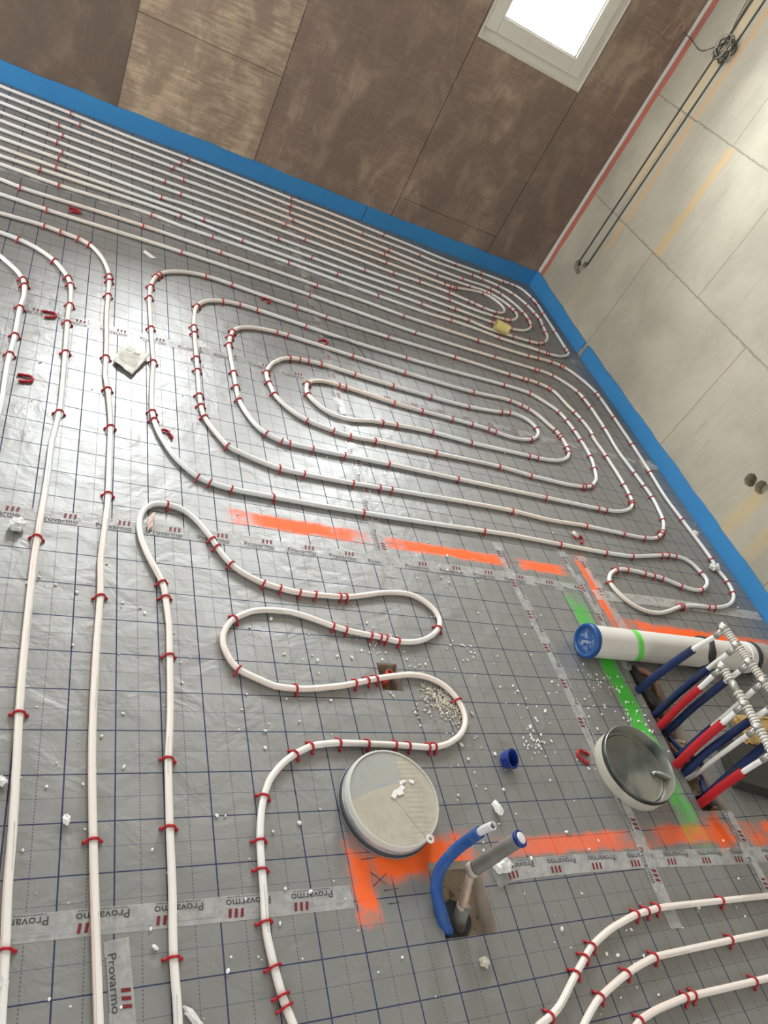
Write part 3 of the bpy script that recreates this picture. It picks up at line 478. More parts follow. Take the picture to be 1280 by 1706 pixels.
 'serpentine': [(0.322,-1.308), (0.326,-1.278), (0.327,-1.248), (0.322,-1.149), (0.323,-1.039), (0.321,-0.919), (0.321,-0.809), (0.322,-0.769), (0.327,-0.689), (0.330,-0.609), (0.332,-0.429), (0.331,-0.389), (0.325,-0.319), (0.323,-0.299), (0.320,-0.280), (0.311,-0.251), (0.284,-0.187), (0.271,-0.149), (0.263,-0.120), (0.260,-0.100), (0.258,-0.081), (0.258,-0.061), (0.260,-0.041), (0.265,-0.022), (0.273,-0.004), (0.279,0.004), (0.285,0.011), (0.292,0.018), (0.300,0.022), (0.309,0.026), (0.319,0.028), (0.328,0.029), (0.348,0.028), (0.367,0.024), (0.385,0.016), (0.401,0.004), (0.415,-0.010), (0.433,-0.034), (0.449,-0.060), (0.459,-0.077), (0.481,-0.122), (0.496,-0.148), (0.507,-0.164), (0.520,-0.179), (0.535,-0.192), (0.551,-0.203), (0.569,-0.213), (0.596,-0.226), (0.615,-0.232), (0.644,-0.238), (0.674,-0.244), (0.703,-0.248), (0.743,-0.250), (0.823,-0.247), (0.853,-0.245), (0.883,-0.240), (0.912,-0.233), (0.979,-0.214), (1.018,-0.205), (1.058,-0.200), (1.087,-0.200), (1.107,-0.203), (1.125,-0.210), (1.143,-0.220), (1.150,-0.226), (1.164,-0.240), (1.175,-0.256), (1.181,-0.275), (1.183,-0.284), (1.182,-0.294), (1.180,-0.303), (1.177,-0.312), (1.172,-0.320), (1.160,-0.336), (1.145,-0.349), (1.129,-0.361), (1.103,-0.375), (1.085,-0.382), (1.056,-0.389), (1.026,-0.392), (1.006,-0.392), (0.986,-0.390), (0.947,-0.383), (0.867,-0.373), (0.838,-0.368), (0.808,-0.361), (0.789,-0.356), (0.732,-0.337), (0.703,-0.330), (0.674,-0.324), (0.644,-0.323), (0.614,-0.324), (0.584,-0.328), (0.565,-0.333), (0.556,-0.336), (0.530,-0.350), (0.505,-0.367), (0.492,-0.381), (0.481,-0.398), (0.473,-0.416), (0.470,-0.425), (0.469,-0.445), (0.469,-0.455), (0.474,-0.474), (0.481,-0.492), (0.485,-0.501), (0.496,-0.517), (0.503,-0.524), (0.511,-0.530), (0.528,-0.539), (0.583,-0.564), (0.602,-0.569), (0.632,-0.572), (0.672,-0.572), (0.711,-0.568), (0.751,-0.562), (0.800,-0.553), (0.906,-0.525), (0.955,-0.515), (1.005,-0.507), (1.025,-0.506), (1.045,-0.507), (1.064,-0.510), (1.074,-0.512), (1.092,-0.519), (1.110,-0.529), (1.125,-0.541), (1.138,-0.556), (1.148,-0.573), (1.155,-0.592), (1.159,-0.611), (1.159,-0.630), (1.157,-0.640), (1.150,-0.658), (1.139,-0.675), (1.125,-0.689), (1.109,-0.701), (1.083,-0.715), (1.065,-0.722), (1.045,-0.727), (1.036,-0.729), (1.006,-0.731), (0.896,-0.726), (0.766,-0.723), (0.726,-0.724), (0.686,-0.729), (0.667,-0.733), (0.658,-0.737), (0.640,-0.745), (0.622,-0.754), (0.605,-0.765), (0.589,-0.777), (0.575,-0.790), (0.561,-0.805), (0.549,-0.821), (0.536,-0.848), (0.526,-0.876), (0.519,-0.905), (0.513,-0.945), (0.510,-0.984), (0.508,-1.054), (0.505,-1.104), (0.505,-1.124), (0.506,-1.144), (0.513,-1.194), (0.525,-1.252), (0.540,-1.299), (0.543,-1.319), (0.544,-1.339)],
 'exit1': [(2.189,-1.184), (2.009,-1.179), (1.819,-1.177), (1.609,-1.175), (1.559,-1.177), (1.509,-1.182), (1.479,-1.186), (1.431,-1.197), (1.392,-1.207), (1.354,-1.220), (1.317,-1.235), (1.299,-1.244), (1.274,-1.260), (1.224,-1.294), (1.184,-1.323), (1.159,-1.340), (1.133,-1.353), (1.095,-1.366), (1.086,-1.369), (1.069,-1.379), (1.052,-1.391)],
 'exit2': [(2.110,-1.264), (1.960,-1.268), (1.780,-1.272), (1.540,-1.279), (1.500,-1.281), (1.470,-1.285), (1.421,-1.295), (1.383,-1.305), (1.344,-1.317), (1.278,-1.340), (1.252,-1.353), (1.226,-1.369), (1.201,-1.386), (1.171,-1.411)],
 'exit3': [(2.013,-1.361), (1.854,-1.368), (1.564,-1.372), (1.524,-1.374), (1.484,-1.378), (1.424,-1.385), (1.395,-1.391), (1.375,-1.395), (1.348,-1.406), (1.304,-1.429)],
}
CLIPS = {
 'edge1': [(-0.100,2.830,-0.04), (0.519,2.822,0.02), (1.129,2.814,-0.01), (1.758,2.800,-0.05), (2.297,2.768,0.01), (2.507,2.779,0.03), (2.697,2.781,0.02), (2.747,2.782,0.03), (2.797,2.781,-0.12), (2.904,2.669,-1.26), (2.917,2.611,-1.46), (2.919,2.591,-1.54), (2.909,2.462,-1.63), (2.902,2.232,-1.62), (2.892,2.032,-1.55), (2.890,1.993,-1.86), (2.672,1.881,-3.10), (2.652,1.880,-3.08), (2.592,1.876,-3.12), (2.292,1.875,3.08), (1.963,1.891,-3.11), (1.494,1.891,3.09), (0.985,1.926,3.11), (0.595,1.928,3.14), (0.306,1.945,3.10), (-0.094,1.926,-3.14)],
 'edge2': [(-0.049,2.724,-0.01), (0.471,2.716,-0.01), (1.111,2.706,-0.02), (1.580,2.690,-0.05), (1.990,2.683,-0.10), (2.399,2.682,-0.01), (2.479,2.677,-0.07), (2.608,2.663,-0.23), (2.717,2.618,-0.67), (2.792,2.513,-1.16), (2.818,2.417,-1.34), (2.829,2.358,-1.56), (2.806,2.251,-1.78), (2.793,2.173,-1.75), (2.689,2.009,-2.52), (2.636,1.980,-2.79), (2.558,1.964,-3.00), (2.429,1.951,-3.07), (2.111,1.968,3.06), (1.792,1.973,3.08), (1.272,1.988,3.12), (0.752,2.003,3.07), (0.444,2.035,3.10), (-0.176,2.025,-3.12)],
 'edge3': [(-0.142,2.611,-0.02), (0.428,2.617,-0.00), (1.088,2.594,-0.02), (1.737,2.580,-0.07), (2.276,2.554,0.03), (2.505,2.567,-0.14), (2.579,2.540,-0.58), (2.696,2.360,-1.34), (2.703,2.290,-1.62), (2.701,2.270,-1.68), (2.680,2.194,-2.06), (2.460,2.054,-3.01), (2.311,2.051,3.10), (2.051,2.062,3.11), (1.671,2.073,3.12), (1.141,2.084,3.10), (0.562,2.093,3.10), (-0.118,2.100,3.13)],
 'edge4': [(-0.115,2.498,-0.00), (0.475,2.501,0.01), (1.095,2.502,-0.04), (1.684,2.487,-0.04), (2.053,2.464,0.01), (2.303,2.478,0.07), (2.442,2.486,-0.16), (2.471,2.478,-0.37), (2.598,2.370,-1.06), (2.612,2.334,-1.40), (2.500,2.174,-2.75), (2.452,2.160,-2.94), (2.363,2.147,-3.05), (2.044,2.160,3.08), (1.474,2.161,3.10), (0.965,2.179,3.10), (0.355,2.180,-3.13), (-0.114,2.206,3.11)],
 'edge5': [(-0.133,2.394,-0.03), (0.377,2.390,0.01), (1.037,2.398,-0.04), (1.666,2.373,-0.03), (2.076,2.363,-0.01), (2.116,2.364,0.08), (2.146,2.368,0.21), (2.165,2.373,0.29), (2.394,2.440,-0.04), (2.411,2.217,-3.00), (2.312,2.223,2.98), (2.253,2.235,2.93), (2.214,2.243,2.96), (2.075,2.264,3.05), (1.866,2.269,-3.13), (1.686,2.263,3.14), (1.136,2.288,3.11), (0.456,2.302,-3.14), (-0.103,2.294,3.13)],
 'oval': [(-0.232,1.780,-0.09), (0.267,1.799,-0.00), (0.627,1.791,-0.02), (1.117,1.774,-0.02), (1.616,1.753,-0.05), (2.096,1.751,0.01), (2.456,1.759,0.10), (2.535,1.771,0.14), (2.645,1.781,0.02), (2.714,1.775,-0.27), (2.733,1.768,-0.39), (2.894,1.563,-1.37), (2.897,1.523,-1.54), (2.897,1.333,-1.58), (2.892,1.093,-1.61), (2.880,0.864,-1.64), (2.875,0.515,-1.49), (2.892,0.256,-1.65), (2.896,0.118,-1.60), (2.879,0.051,-2.05), (2.665,-0.057,-3.04), (2.625,-0.060,-3.10), (2.456,-0.076,-2.92), (2.437,-0.081,-2.85), (2.087,-0.006,1.46), (2.167,0.074,0.39), (2.235,0.087,0.04), (2.335,0.082,-0.12), (2.384,0.076,-0.09), (2.434,0.072,-0.17), (2.530,0.043,-0.25), (2.657,0.040,0.31), (2.742,0.149,1.91), (2.625,0.230,-3.11), (2.576,0.227,-3.03), (2.526,0.219,-2.95), (2.321,0.177,-3.02), (2.161,0.168,-3.12), (1.911,0.169,3.14), (1.531,0.165,-3.10), (1.011,0.146,-3.12), (0.681,0.144,3.14), (0.542,0.148,3.05), (0.473,0.159,2.86), (0.436,0.175,2.59), (0.303,0.413,1.75), (0.298,0.453,1.65), (0.304,0.742,1.57), (0.298,0.962,1.60), (0.294,1.182,1.56), (0.299,1.272,1.45), (0.322,1.369,1.18), (0.335,1.396,1.06), (0.537,1.509,0.12), (0.656,1.506,-0.07), (0.966,1.485,-0.04), (1.115,1.477,-0.09), (1.445,1.466,-0.00), (1.845,1.470,-0.00), (2.195,1.466,0.01), (2.295,1.469,0.02), (2.325,1.469,0.01), (2.395,1.466,-0.12), (2.463,1.451,-0.41), (2.480,1.441,-0.63), (2.562,1.264,-1.15), (2.581,1.207,-1.35), (2.586,1.072,-1.85), (2.589,0.904,-1.54), (2.587,0.694,-1.64), (2.577,0.615,-1.74), (2.565,0.567,-1.99), (2.555,0.550,-2.18), (2.331,0.460,-3.09), (2.281,0.457,-3.11), (1.971,0.454,-3.13), (1.511,0.451,-3.14), (1.191,0.450,-3.13), (1.001,0.445,-3.12), (0.871,0.442,-3.14), (0.781,0.445,3.05), (0.752,0.449,2.91), (0.697,0.472,2.55), (0.611,0.636,1.73), (0.607,0.716,1.59), (0.605,0.806,1.60), (0.603,0.996,1.47), (0.612,1.055,1.36), (0.626,1.103,1.16), (0.831,1.201,0.07), (0.881,1.201,-0.03), (1.190,1.184,-0.06), (1.460,1.170,-0.03), (1.850,1.171,0.05), (2.089,1.191,-0.07), (2.157,1.177,-0.29), (2.194,1.163,-0.46), (2.306,1.026,-1.07), (2.320,0.989,-1.35), (2.323,0.970,-1.48), (2.319,0.890,-1.70), (2.309,0.852,-1.98), (2.058,0.741,-3.11), (2.008,0.740,-3.12), (1.678,0.731,3.13), (1.478,0.737,-3.13), (1.298,0.725,-3.05), (1.229,0.718,-3.01), (0.909,0.785,1.85), (0.919,0.861,1.07), (1.070,0.911,-0.06), (1.100,0.909,-0.08), (1.329,0.887,-0.07), (1.469,0.882,-0.01), (1.629,0.883,-0.01), (1.738,0.880,-0.04), (1.828,0.875,-0.13), (1.868,0.868,-0.18), (2.083,0.883,0.44), (2.171,0.993,1.63), (2.034,1.072,-3.00), (1.977,1.057,-2.90), (1.769,1.024,-3.06), (1.559,1.022,3.14), (1.359,1.024,3.11), (1.170,1.033,3.09), (1.010,1.041,-3.12), (0.950,1.037,-3.04), (0.910,1.032,-2.99), (0.862,1.019,-2.73), (0.745,0.866,-1.76), (0.746,0.797,-1.42), (0.760,0.729,-1.22), (0.876,0.611,-0.38), (0.982,0.584,-0.21), (1.051,0.573,-0.04), (1.161,0.580,0.06), (1.451,0.593,0.04), (1.781,0.603,-0.03), (1.950,0.590,-0.05), (2.259,0.597,0.16), (2.279,0.600,0.21), (2.325,0.618,0.56), (2.433,0.768,1.24), (2.459,0.865,1.41), (2.464,0.994,1.58), (2.460,1.074,1.66), (2.449,1.153,1.76), (2.428,1.219,2.13), (2.274,1.325,2.87), (2.105,1.333,-3.13), (1.506,1.311,3.14), (0.986,1.330,3.06), (0.757,1.345,3.11), (0.677,1.345,-3.06), (0.599,1.330,-2.81), (0.486,1.225,-1.93), (0.465,1.057,-1.59), (0.465,1.008,-1.57), (0.464,0.838,-1.57), (0.464,0.758,-1.57), (0.463,0.608,-1.56), (0.465,0.548,-1.50), (0.475,0.489,-1.28), (0.546,0.359,-0.72), (0.723,0.296,-0.14), (0.813,0.291,-0.01), (1.003,0.293,0.04), (1.113,0.299,0.05), (1.163,0.301,0.04), (1.732,0.319,-0.01), (2.132,0.317,0.01), (2.352,0.314,-0.01), (2.482,0.316,0.07), (2.579,0.336,0.42), (2.629,0.368,0.68), (2.652,0.388,0.78), (2.715,0.477,1.16), (2.750,0.643,1.53), (2.746,0.723,1.64), (2.739,0.822,1.67), (2.737,1.181,1.52), (2.739,1.371,1.62), (2.730,1.450,1.73), (2.715,1.508,2.05), (2.574,1.613,2.85), (2.475,1.624,-3.13), (2.445,1.622,-3.09), (2.155,1.612,-3.12), (1.646,1.605,3.11), (1.057,1.647,3.09), (0.437,1.664,3.14), (-0.122,1.655,3.13)],
 'left1': [(-0.117,1.508,-0.03), (-0.057,1.501,-0.16), (0.011,1.488,-0.27), (0.056,1.468,-0.65), (0.139,1.260,-1.48), (0.141,1.220,-1.54), (0.140,1.110,-1.59), (0.145,0.700,-1.56), (0.156,0.521,-1.45), (0.170,0.331,-1.55), (0.172,0.031,-1.58), (0.164,-0.338,-1.57), (0.173,-0.938,-1.51)],
 'left2': [(-0.193,1.337,-0.24), (-0.059,1.254,-0.88), (-0.006,1.159,-1.22), (0.006,1.110,-1.40), (0.013,0.971,-1.63), (0.012,0.852,-1.55), (0.018,0.672,-1.54), (0.021,0.352,-1.61), (0.005,-0.168,-1.59), (0.015,-0.668,-1.53), (0.039,-1.117,-1.51)],
 'left3': [(-0.149,1.057,-1.23), (-0.140,1.019,-1.42), (-0.139,0.869,-1.60), (-0.137,0.699,-1.58), (-0.140,0.589,-1.58)],
 'serpentine': [(0.322,-1.159,1.60), (0.321,-0.919,1.58), (0.322,-0.769,1.52), (0.330,-0.499,1.57), (0.325,-0.319,1.67), (0.317,-0.270,1.85), (0.338,0.028,-0.04), (0.463,-0.086,-1.10), (0.476,-0.113,-1.10), (0.513,-0.172,-0.85), (0.605,-0.229,-0.32), (0.654,-0.240,-0.19), (0.713,-0.249,-0.07), (0.763,-0.249,0.02), (0.843,-0.246,0.09), (0.863,-0.244,0.14), (1.167,-0.328,-2.23), (1.006,-0.392,3.08), (0.966,-0.386,2.98), (0.947,-0.383,3.01), (0.917,-0.380,3.03), (0.838,-0.368,2.95), (0.799,-0.359,2.86), (0.506,-0.367,-2.43), (0.503,-0.524,-0.71), (0.652,-0.572,0.01), (0.829,-0.546,0.25), (0.868,-0.535,0.27), (0.897,-0.528,0.25), (1.152,-0.582,-1.21), (1.026,-0.730,-3.05), (1.006,-0.731,-3.13), (0.946,-0.728,3.08), (0.906,-0.726,3.10), (0.826,-0.724,3.12), (0.746,-0.723,-3.11), (0.667,-0.733,-2.84), (0.622,-0.754,-2.60), (0.532,-0.857,-1.93), (0.512,-0.954,-1.68), (0.509,-1.014,-1.59), (0.505,-1.114,-1.57), (0.513,-1.194,-1.40), (0.523,-1.243,-1.34), (0.528,-1.262,-1.27)],
 'exit1': [(1.819,-1.178,3.13), (1.569,-1.176,-3.08), (1.529,-1.180,-3.04), (1.489,-1.185,-2.99), (1.308,-1.239,-2.67), (1.274,-1.260,-2.56), (1.232,-1.288,-2.53), (1.123,-1.357,-2.80)],
 'exit2': [(1.780,-1.272,-3.12), (1.490,-1.282,-3.03), (1.382,-1.305,-2.86), (1.278,-1.340,-2.75)],
 'exit3': [(1.794,-1.369,-3.13), (1.564,-1.372,-3.11), (1.534,-1.374,-3.08), (1.366,-1.398,-2.80)],
}
A0 = (0.0, 0.0)
sheet(LW, 1.615, -1.075, -0.07, A0, TH, 'foil insulation sheet under the snaking pipe, between the two long lettered tapes at lower left', holes=[HA, HS])
sheet(1.615, 1.945, -1.075, -0.07, A0, TH, 'narrow foil sheet carrying the green paint bar and the open round metal cap')
sheet(1.945, RW, -1.075, -0.07, (0.012, 0.018), TH, 'foil sheet at right under the blue-capped drain pipe and manifold', holes=[(1.945, 2.065, -0.925, -0.40)])
sheet(LW, RW, WB + 0.002, -1.075, A0, TH, 'nearest foil sheet, along the bottom of the photo below the lettered tape', holes=[HE])
sheet(LW, 1.055, -0.07, 0.92, (-0.0145, 0.0015), 0.0053, 'foil sheet at left with the crumpled paper tag, right of three straight pipes')
sheet(1.055, RW, -0.07, 0.92, (0.012, 0.02), 0.008, 'foil sheet under the right half of the oval pipe spiral')
sheet(LW, 1.055, 0.92, 1.912, (-0.0348, 1.3922), 0.0042, 'foil sheet behind the paper tag where the left pipes bend')
sheet(1.055, RW, 0.92, 1.912, (0.03, 0.01), 0.012, 'foil sheet at right under the long parallel pipes before the far loops')
sheet(LW, 1.055, 1.912, WY - 0.001, (0.033, 0.012), 0.006, 'farthest left foil sheet against the plywood wall, crossed by parallel pipes')
sheet(1.055, RW, 1.912, WY - 0.001, (0.02, 0.03), 0.006, 'foil sheet in the far corner under the nested pipe loops')
# blue foam edge strips
def edge_strip(p0, p1, inward, h0, h1, label):
    p0, p1 = Vector((*p0, 0)), Vector((*p1, 0)); d = (p1-p0); n = max(2, int(d.length/0.05)); inn = Vector((*inward, 0))
    bm = bmesh.new(); rows = []
    for i in range(n+1):
        t = i/n; h = h0 + (h1-h0)*t + 0.0025*sin(i*0.9) + 0.0015*sin(i*2.3)
        wv = 0.0015*(1+sin(i*0.37))
        b = p0 + d*t
        rows.append([bm.verts.new(b + inn*o_ + Vector((0, 0, z))) for o_, z in ((0.0008, 0.0006), (0.010, 0.0006), (0.0095+wv*0.3, h*0.5), (0.0085+wv, h), (0.0015+wv*0.2, h))])
    for a, b in zip(rows, rows[1:]):
        for k in range(5): bm.faces.new((a[k], a[(k+1) % 5], b[(k+1) % 5], b[k]))
    bm.faces.new(rows[0]); bm.faces.new(rows[-1][::-1]); bmesh.ops.recalc_face_normals(bm, faces=bm.faces)
    return tag(finish(bm, 'edge_insulation_strip', BLUE_FOAM), label, 'foam strip', 'blue foam strips round the floor edge')
edge_strip((LW, WY - 0.0005), (1.628, WY - 0.0005), (0, -1), 0.104, 0.098, 'long blue foam strip at the foot of the plywood wall, left of the seam')
edge_strip((1.634, WY - 0.0005), (WX - 0.013, WY - 0.0005), (0, -1), 0.096, 0.108, 'blue foam strip at the plywood wall foot, between its seam and the corner')
edge_strip((WX - 0.0005, WY - 0.002), (WX - 0.0005, 2.045), (-1, 0), 0.118, 0.088, 'short blue foam strip on the pale block wall next to the far corner')
edge_strip((WX - 0.0005, 2.005), (WX - 0.0005, WB + 0.002), (-1, 0), 0.092, 0.074, 'long blue foam strip along the pale block wall, nearer the drain pipe')
bm = bmesh.new(); box(bm, WX - 0.0165, WX - 0.0125, 2.0, 2.012, 0.002, 0.085); box(bm, WX - 0.012, WX - 0.004, 2.009, 2.040, 0.002, 0.05)
tag(finish(bm, 'joint_tape', plain('grey_joint_tape', (0.30, 0.31, 0.27), 0.5)), 'greyish tape closing the gap between the two blue strips on the block wall', 'tape')
# corner seal: pale backing with a red adhesive band, on the block wall beside the plywood
t = empty('corner_sealing_strip', (WX, 2.93, 0.09), 'pale and red sealing strip running up the corner of the block wall', 'sealing strip')
def vstrip(name, y0, y1, x_out, mat, seed, rag0, rag1):
    random.seed(seed); bm = bmesh.new(); n = 60; rows = []
    off0 = off1 = 0.0
    for i in range(n+1):
        z = 0.085 + (ZC - 0.09) * i/n; off0 = off0*0.8 + random.uniform(-rag0, rag0); off1 = off1*0.8 + random.uniform(-rag1, rag1)
        rows.append([bm.verts.new(Vector((WX - x, y, z))) for x, y in ((0.0005, y0+off0), (0.0005, y1+off1), (x_out, y1+off1), (x_out, y0+off0))])
    for a, b in zip(rows, rows[1:]):
        for k in range(4): bm.faces.new((a[k], a[(k+1) % 4], b[(k+1) % 4], b[k]))
    bm.faces.new(rows[0]); bm.faces.new(rows[-1][::-1]); bmesh.ops.recalc_face_normals(bm, faces=bm.faces)
    o = finish(bm, name, mat); o.parent = t; o.matrix_parent_inverse = Matrix.Translation(-t.location)
    return o
vstrip('backing_fleece', 2.896, 2.932, 0.004, plain('pale_fleece', (0.62, 0.60, 0.56), 0.9, var=0.1), 3, 0.004, 0.0005)
vstrip('red_band', 2.850, 2.895, 0.0022, plain('red_adhesive_band', (0.50, 0.15, 0.10), 0.55, var=0.25, scale=5, dirt=(0.30, 0.13, 0.115), dirt_t=(0.4, 0.8), dscale=3), 5, 0.002, 0.0005)
# ------------------------------------------------------------------ adhesive tapes with printed lettering
def word_template(txt):
    cu = bpy.data.curves.new('t', 'FONT'); cu.body = txt; cu.size = 1.0; cu.resolution_u = 3; cu.offset = 0.006
    ob = bpy.data.objects.new('t', cu); COL.objects.link(ob); dg = bpy.context.evaluated_depsgraph_get(); dg.update()
    me = bpy.data.meshes.new_from_object(ob.evaluated_get(dg))
    vs = [(v.co.x, v.co.y) for v in me.vertices]; fs = [tuple(p.vertices) for p in me.polygons]
    bpy.data.objects.remove(ob); bpy.data.curves.remove(cu); bpy.data.meshes.remove(me)
    xm = max(v[0] for v in vs); x0 = min(v[0] for v in vs); ym = max(v[1] for v in vs)
    return [((x-x0)/(xm-x0), y/ym) for x, y in vs], fs
WORD = word_template('Provarmo')
def tape(pts, width, z, label, read=1, phase=0.02, end=0.0, mat=None, printed=True, group='lettered clear tapes over the foil seams', wob=0.0, seed=1, ragged=0.0):
    rnd = random.Random(seed)
    P = spline([(x, y, z) for x, y in pts], 0.02); n = len(P)
    L = [0]
    for i in range(1, n): L.append(L[-1] + (P[i]-P[i-1]).length)
    root = empty('adhesive_tape', P[0], label, 'tape', group)
    def attach(o): o.parent = root; o.matrix_parent_inverse = Matrix.Translation(-root.location); return o
    def frame(s):
        s = max(0, min(L[-1]-1e-6, s)); i = max(k for k in range(n-1) if L[k] <= s); f = (s-L[i])/(L[i+1]-L[i])
        p = P[i].lerp(P[i+1], f); d = (P[i+1]-P[i]).normalized(); return p, d, Vector((-d.y, d.x, 0))
    bm = bmesh.new(); rows = []; m = 7
    for i in range(n):
        p, d, nn = frame(L[i]); row = []
        for k in range(m):
            v = (k/(m-1)-0.5)*width
            dz = max(0, wob*rnd.uniform(-0.2, 1)) if wob else 0
            e = ragged*rnd.uniform(-1, 1) if i in (0, n-1) else 0
            row.append(bm.verts.new(p + nn*v + d*e + Vector((0, 0, dz))))
        rows.append(row)
    for a, b in zip(rows, rows[1:]):
        for k in range(m-1): f = bm.faces.new((a[k], b[k], b[k+1], a[k+1])); f.smooth = True
    bmesh.ops.recalc_face_normals(bm, faces=bm.faces)
    attach(finish(bm, 'tape_strip', mat or TAPE))
    if printed:
        bt = bmesh.new(); br = bmesh.new(); pitch = 0.140; s = phase
        dz = Vector((0, 0, 0.0004 + wob))
        def pt(s0, u, v):
            q, d, nn = frame(s0 + read*u); return q + nn*(read*v) + dz
        while s + 0.10 < L[-1] - end:
            s0 = s if read == 1 else s + 0.10
            vs = [bt.verts.new(pt(s0, x*0.094, -0.0165 + y*0.0145)) for x, y in WORD[0]]
            for f in WORD[1]:
                try: bt.faces.new([vs[i] for i in f])
                except ValueError: pass
            for k in range(16):
                a = 0.004 + k*0.0055; b_ = a + 0.0042
                bt.faces.new([bt.verts.new(pt(s0, uu, vv)) for uu, vv in ((a, -0.0213), (b_, -0.0213), (b_, -0.0200), (a, -0.0200))])
            for k in range(3):
                a = 0.058 + k*0.0125
                br.faces.new([br.verts.new(pt(s0, uu, vv)) for uu, vv in ((a, 0.001), (a+0.0062, 0.001), (a+0.0085, 0.0175), (a+0.0023, 0.0175))])
            s += pitch
        if len(bt.faces): attach(finish(bt, 'printed_word', INK)); attach(finish(br, 'printed_bars', REDINK))
        else: bt.free(); br.free()
    return root
tape([(-0.75, -0.085), (-0.09, -0.08), (0.63, -0.062), (1.04, -0.06), (1.54, -0.05), (1.96, -0.06)], 0.046, 0.0008, 'long clear lettered tape crossing between the snaking pipe and the orange line', 1, 0.055)
tape([(-0.6, -1.09), (0.03, -1.083), (0.51, -1.08), (0.71, -1.078)], 0.047, 0.0008, 'clear lettered tape at lower left ending beside the dusty round lid', -1, 0.045, ragged=0.004, seed=2)
tape([(0.222, -1.115), (0.236, -1.25), (0.25, -1.42)], 0.044, 0.0012, 'short lettered tape stub at the bottom, hanging from the lower left tape', 1, 0.022)
tape([(-0.75, 0.90), (0.04, 0.89), (0.58, 0.925), (0.88, 0.92), (1.96, 0.93), (2.99, 0.94)], 0.046, 0.0008, 'clear lettered tape passing beneath the centre of the oval spiral', 1, 0.03)
tape([(-0.75, 1.92), (0.19, 1.93), (0.76, 1.92), (1.31, 1.895), (1.98, 1.89), (2.99, 1.92)], 0.046, 0.0008, 'clear lettered tape under the parallel pipes in front of the plywood wall', 1, 0.03)
tape([(1.062, 2.90), (1.068, 2.31), (1.052, 1.61), (1.058, 1.26), (1.05, 0.85), (1.05, 0.43), (1.05, 0.05), (1.055, -0.13)], 0.046, 0.0016, 'lettered tape running away from the orange line up to the plywood wall', 1, 0.02)
tape([(1.575, 0.12), (1.59, -0.15), (1.61, -0.42), (1.615, -0.71), (1.63, -0.83)], 0.044, 0.0016, 'lettered tape coming down to the open metal cap from the orange line', -1, 0.03)
tape([(1.625, -0.86), (1.628, -1.0), (1.62, -1.07), (1.618, -1.225)], 0.044, 0.0020, 'short lettered tape continuing below the open metal cap', 1, 0.02)
tape([(1.905, 0.145), (1.925, 0.0), (1.94, -0.12), (1.945, -0.42)], 0.044, 0.0016, 'lettered tape beside the green bar, leading under the blue-capped drain pipe', -1, 0.03)
tape([(2.005, 0.13), (2.02, -0.04), (2.035, -0.26)], 0.044, 0.0018, 'lettered tape nearest the small pipe loop, over the orange paint', -1, 0.02)
tape([(2.055, -0.93), (2.05, -1.03), (2.04, -1.16), (2.035, -1.30)], 0.044, 0.0020, 'short lettered tape below the red sleeved pipes, over orange paint', 1, 0.0)
tape([(1.10, -1.065), (1.20, -1.050), (1.58, -1.05), (2.13, -1.065), (2.9, -1.07)], 0.047, 0.0012, 'lettered tape running right from the hole with the grey pipe', -1, 0.03, ragged=0.006, seed=4)
tape([(1.97, -0.075), (2.42, -0.062), (2.98, -0.062)], 0.050, 0.0010, 'crumpled unprinted clear tape under the small pipe loop, reaching the blue strip', mat=CRINKLE, printed=False, wob=0.003, seed=8)
tape([(2.99, 0.955), (2.86, 0.93)], 0.07, 0.0024, 'torn flap of clear tape on the foil by the blue strip', mat=CRINKLE, printed=False, wob=0.005, seed=9, ragged=0.01)
# ------------------------------------------------------------------ heating pipes
PR = 0.0083
INFO = {
 'edge1': ('white heating pipe nearest the blue strip, outermost of the five nested far loops', 'outermost far loop'),
 'edge2': ('white heating pipe, second from outside of the five nested far loops', 'second far loop inward'),
 'edge3': ('white heating pipe, middle one of the five nested far loops', 'third far loop inward'),
 'edge4': ('white heating pipe, second from inside of the five nested far loops', 'fourth far loop inward'),
 'edge5': ('white heating pipe, innermost of the five nested far loops, ending in a tight hairpin', 'innermost far loop'),
 'oval': ('very long white heating pipe coiled into the large central oval spiral', 'central oval spiral pipe'),
 'left1': ('white heating pipe running down the left side between paper tag and its neighbours', 'right one of three left pipes'),
 'left2': ('white heating pipe, middle one of the three bending down the left side', 'middle one of three left pipes'),
 'left3': ('white heating pipe bending off the left edge, leftmost of the three', 'leftmost of three left pipes'),
 'serpentine': ('white heating pipe snaking in wide S bends past the dusty round lid', 'snaking pipe with wide bends'),
 'exit1': ('white heating pipe curving out at lower right, topmost of three', 'topmost of three lower-right pipes'),
 'exit2': ('white heating pipe curving out at lower right, middle of three', 'middle of three lower-right pipes'),
 'exit3': ('white heating pipe curving out at lower right, nearest of three', 'nearest of three lower-right pipes')}
for k, pts in PIPES.items():
    bm = bmesh.new(); uv = bm.loops.layers.uv.new('UVMap')
    P = spline([(x, y, PR + 0.0021) for x, y in pts], 0.025 if k != 'serpentine' else 0.015)
    tube(bm, P, PR, 12, uv=uv)
    tag(finish(bm, 'heating_pipe', PIPE), INFO[k][0], 'pipe', 'white underfloor heating pipes')
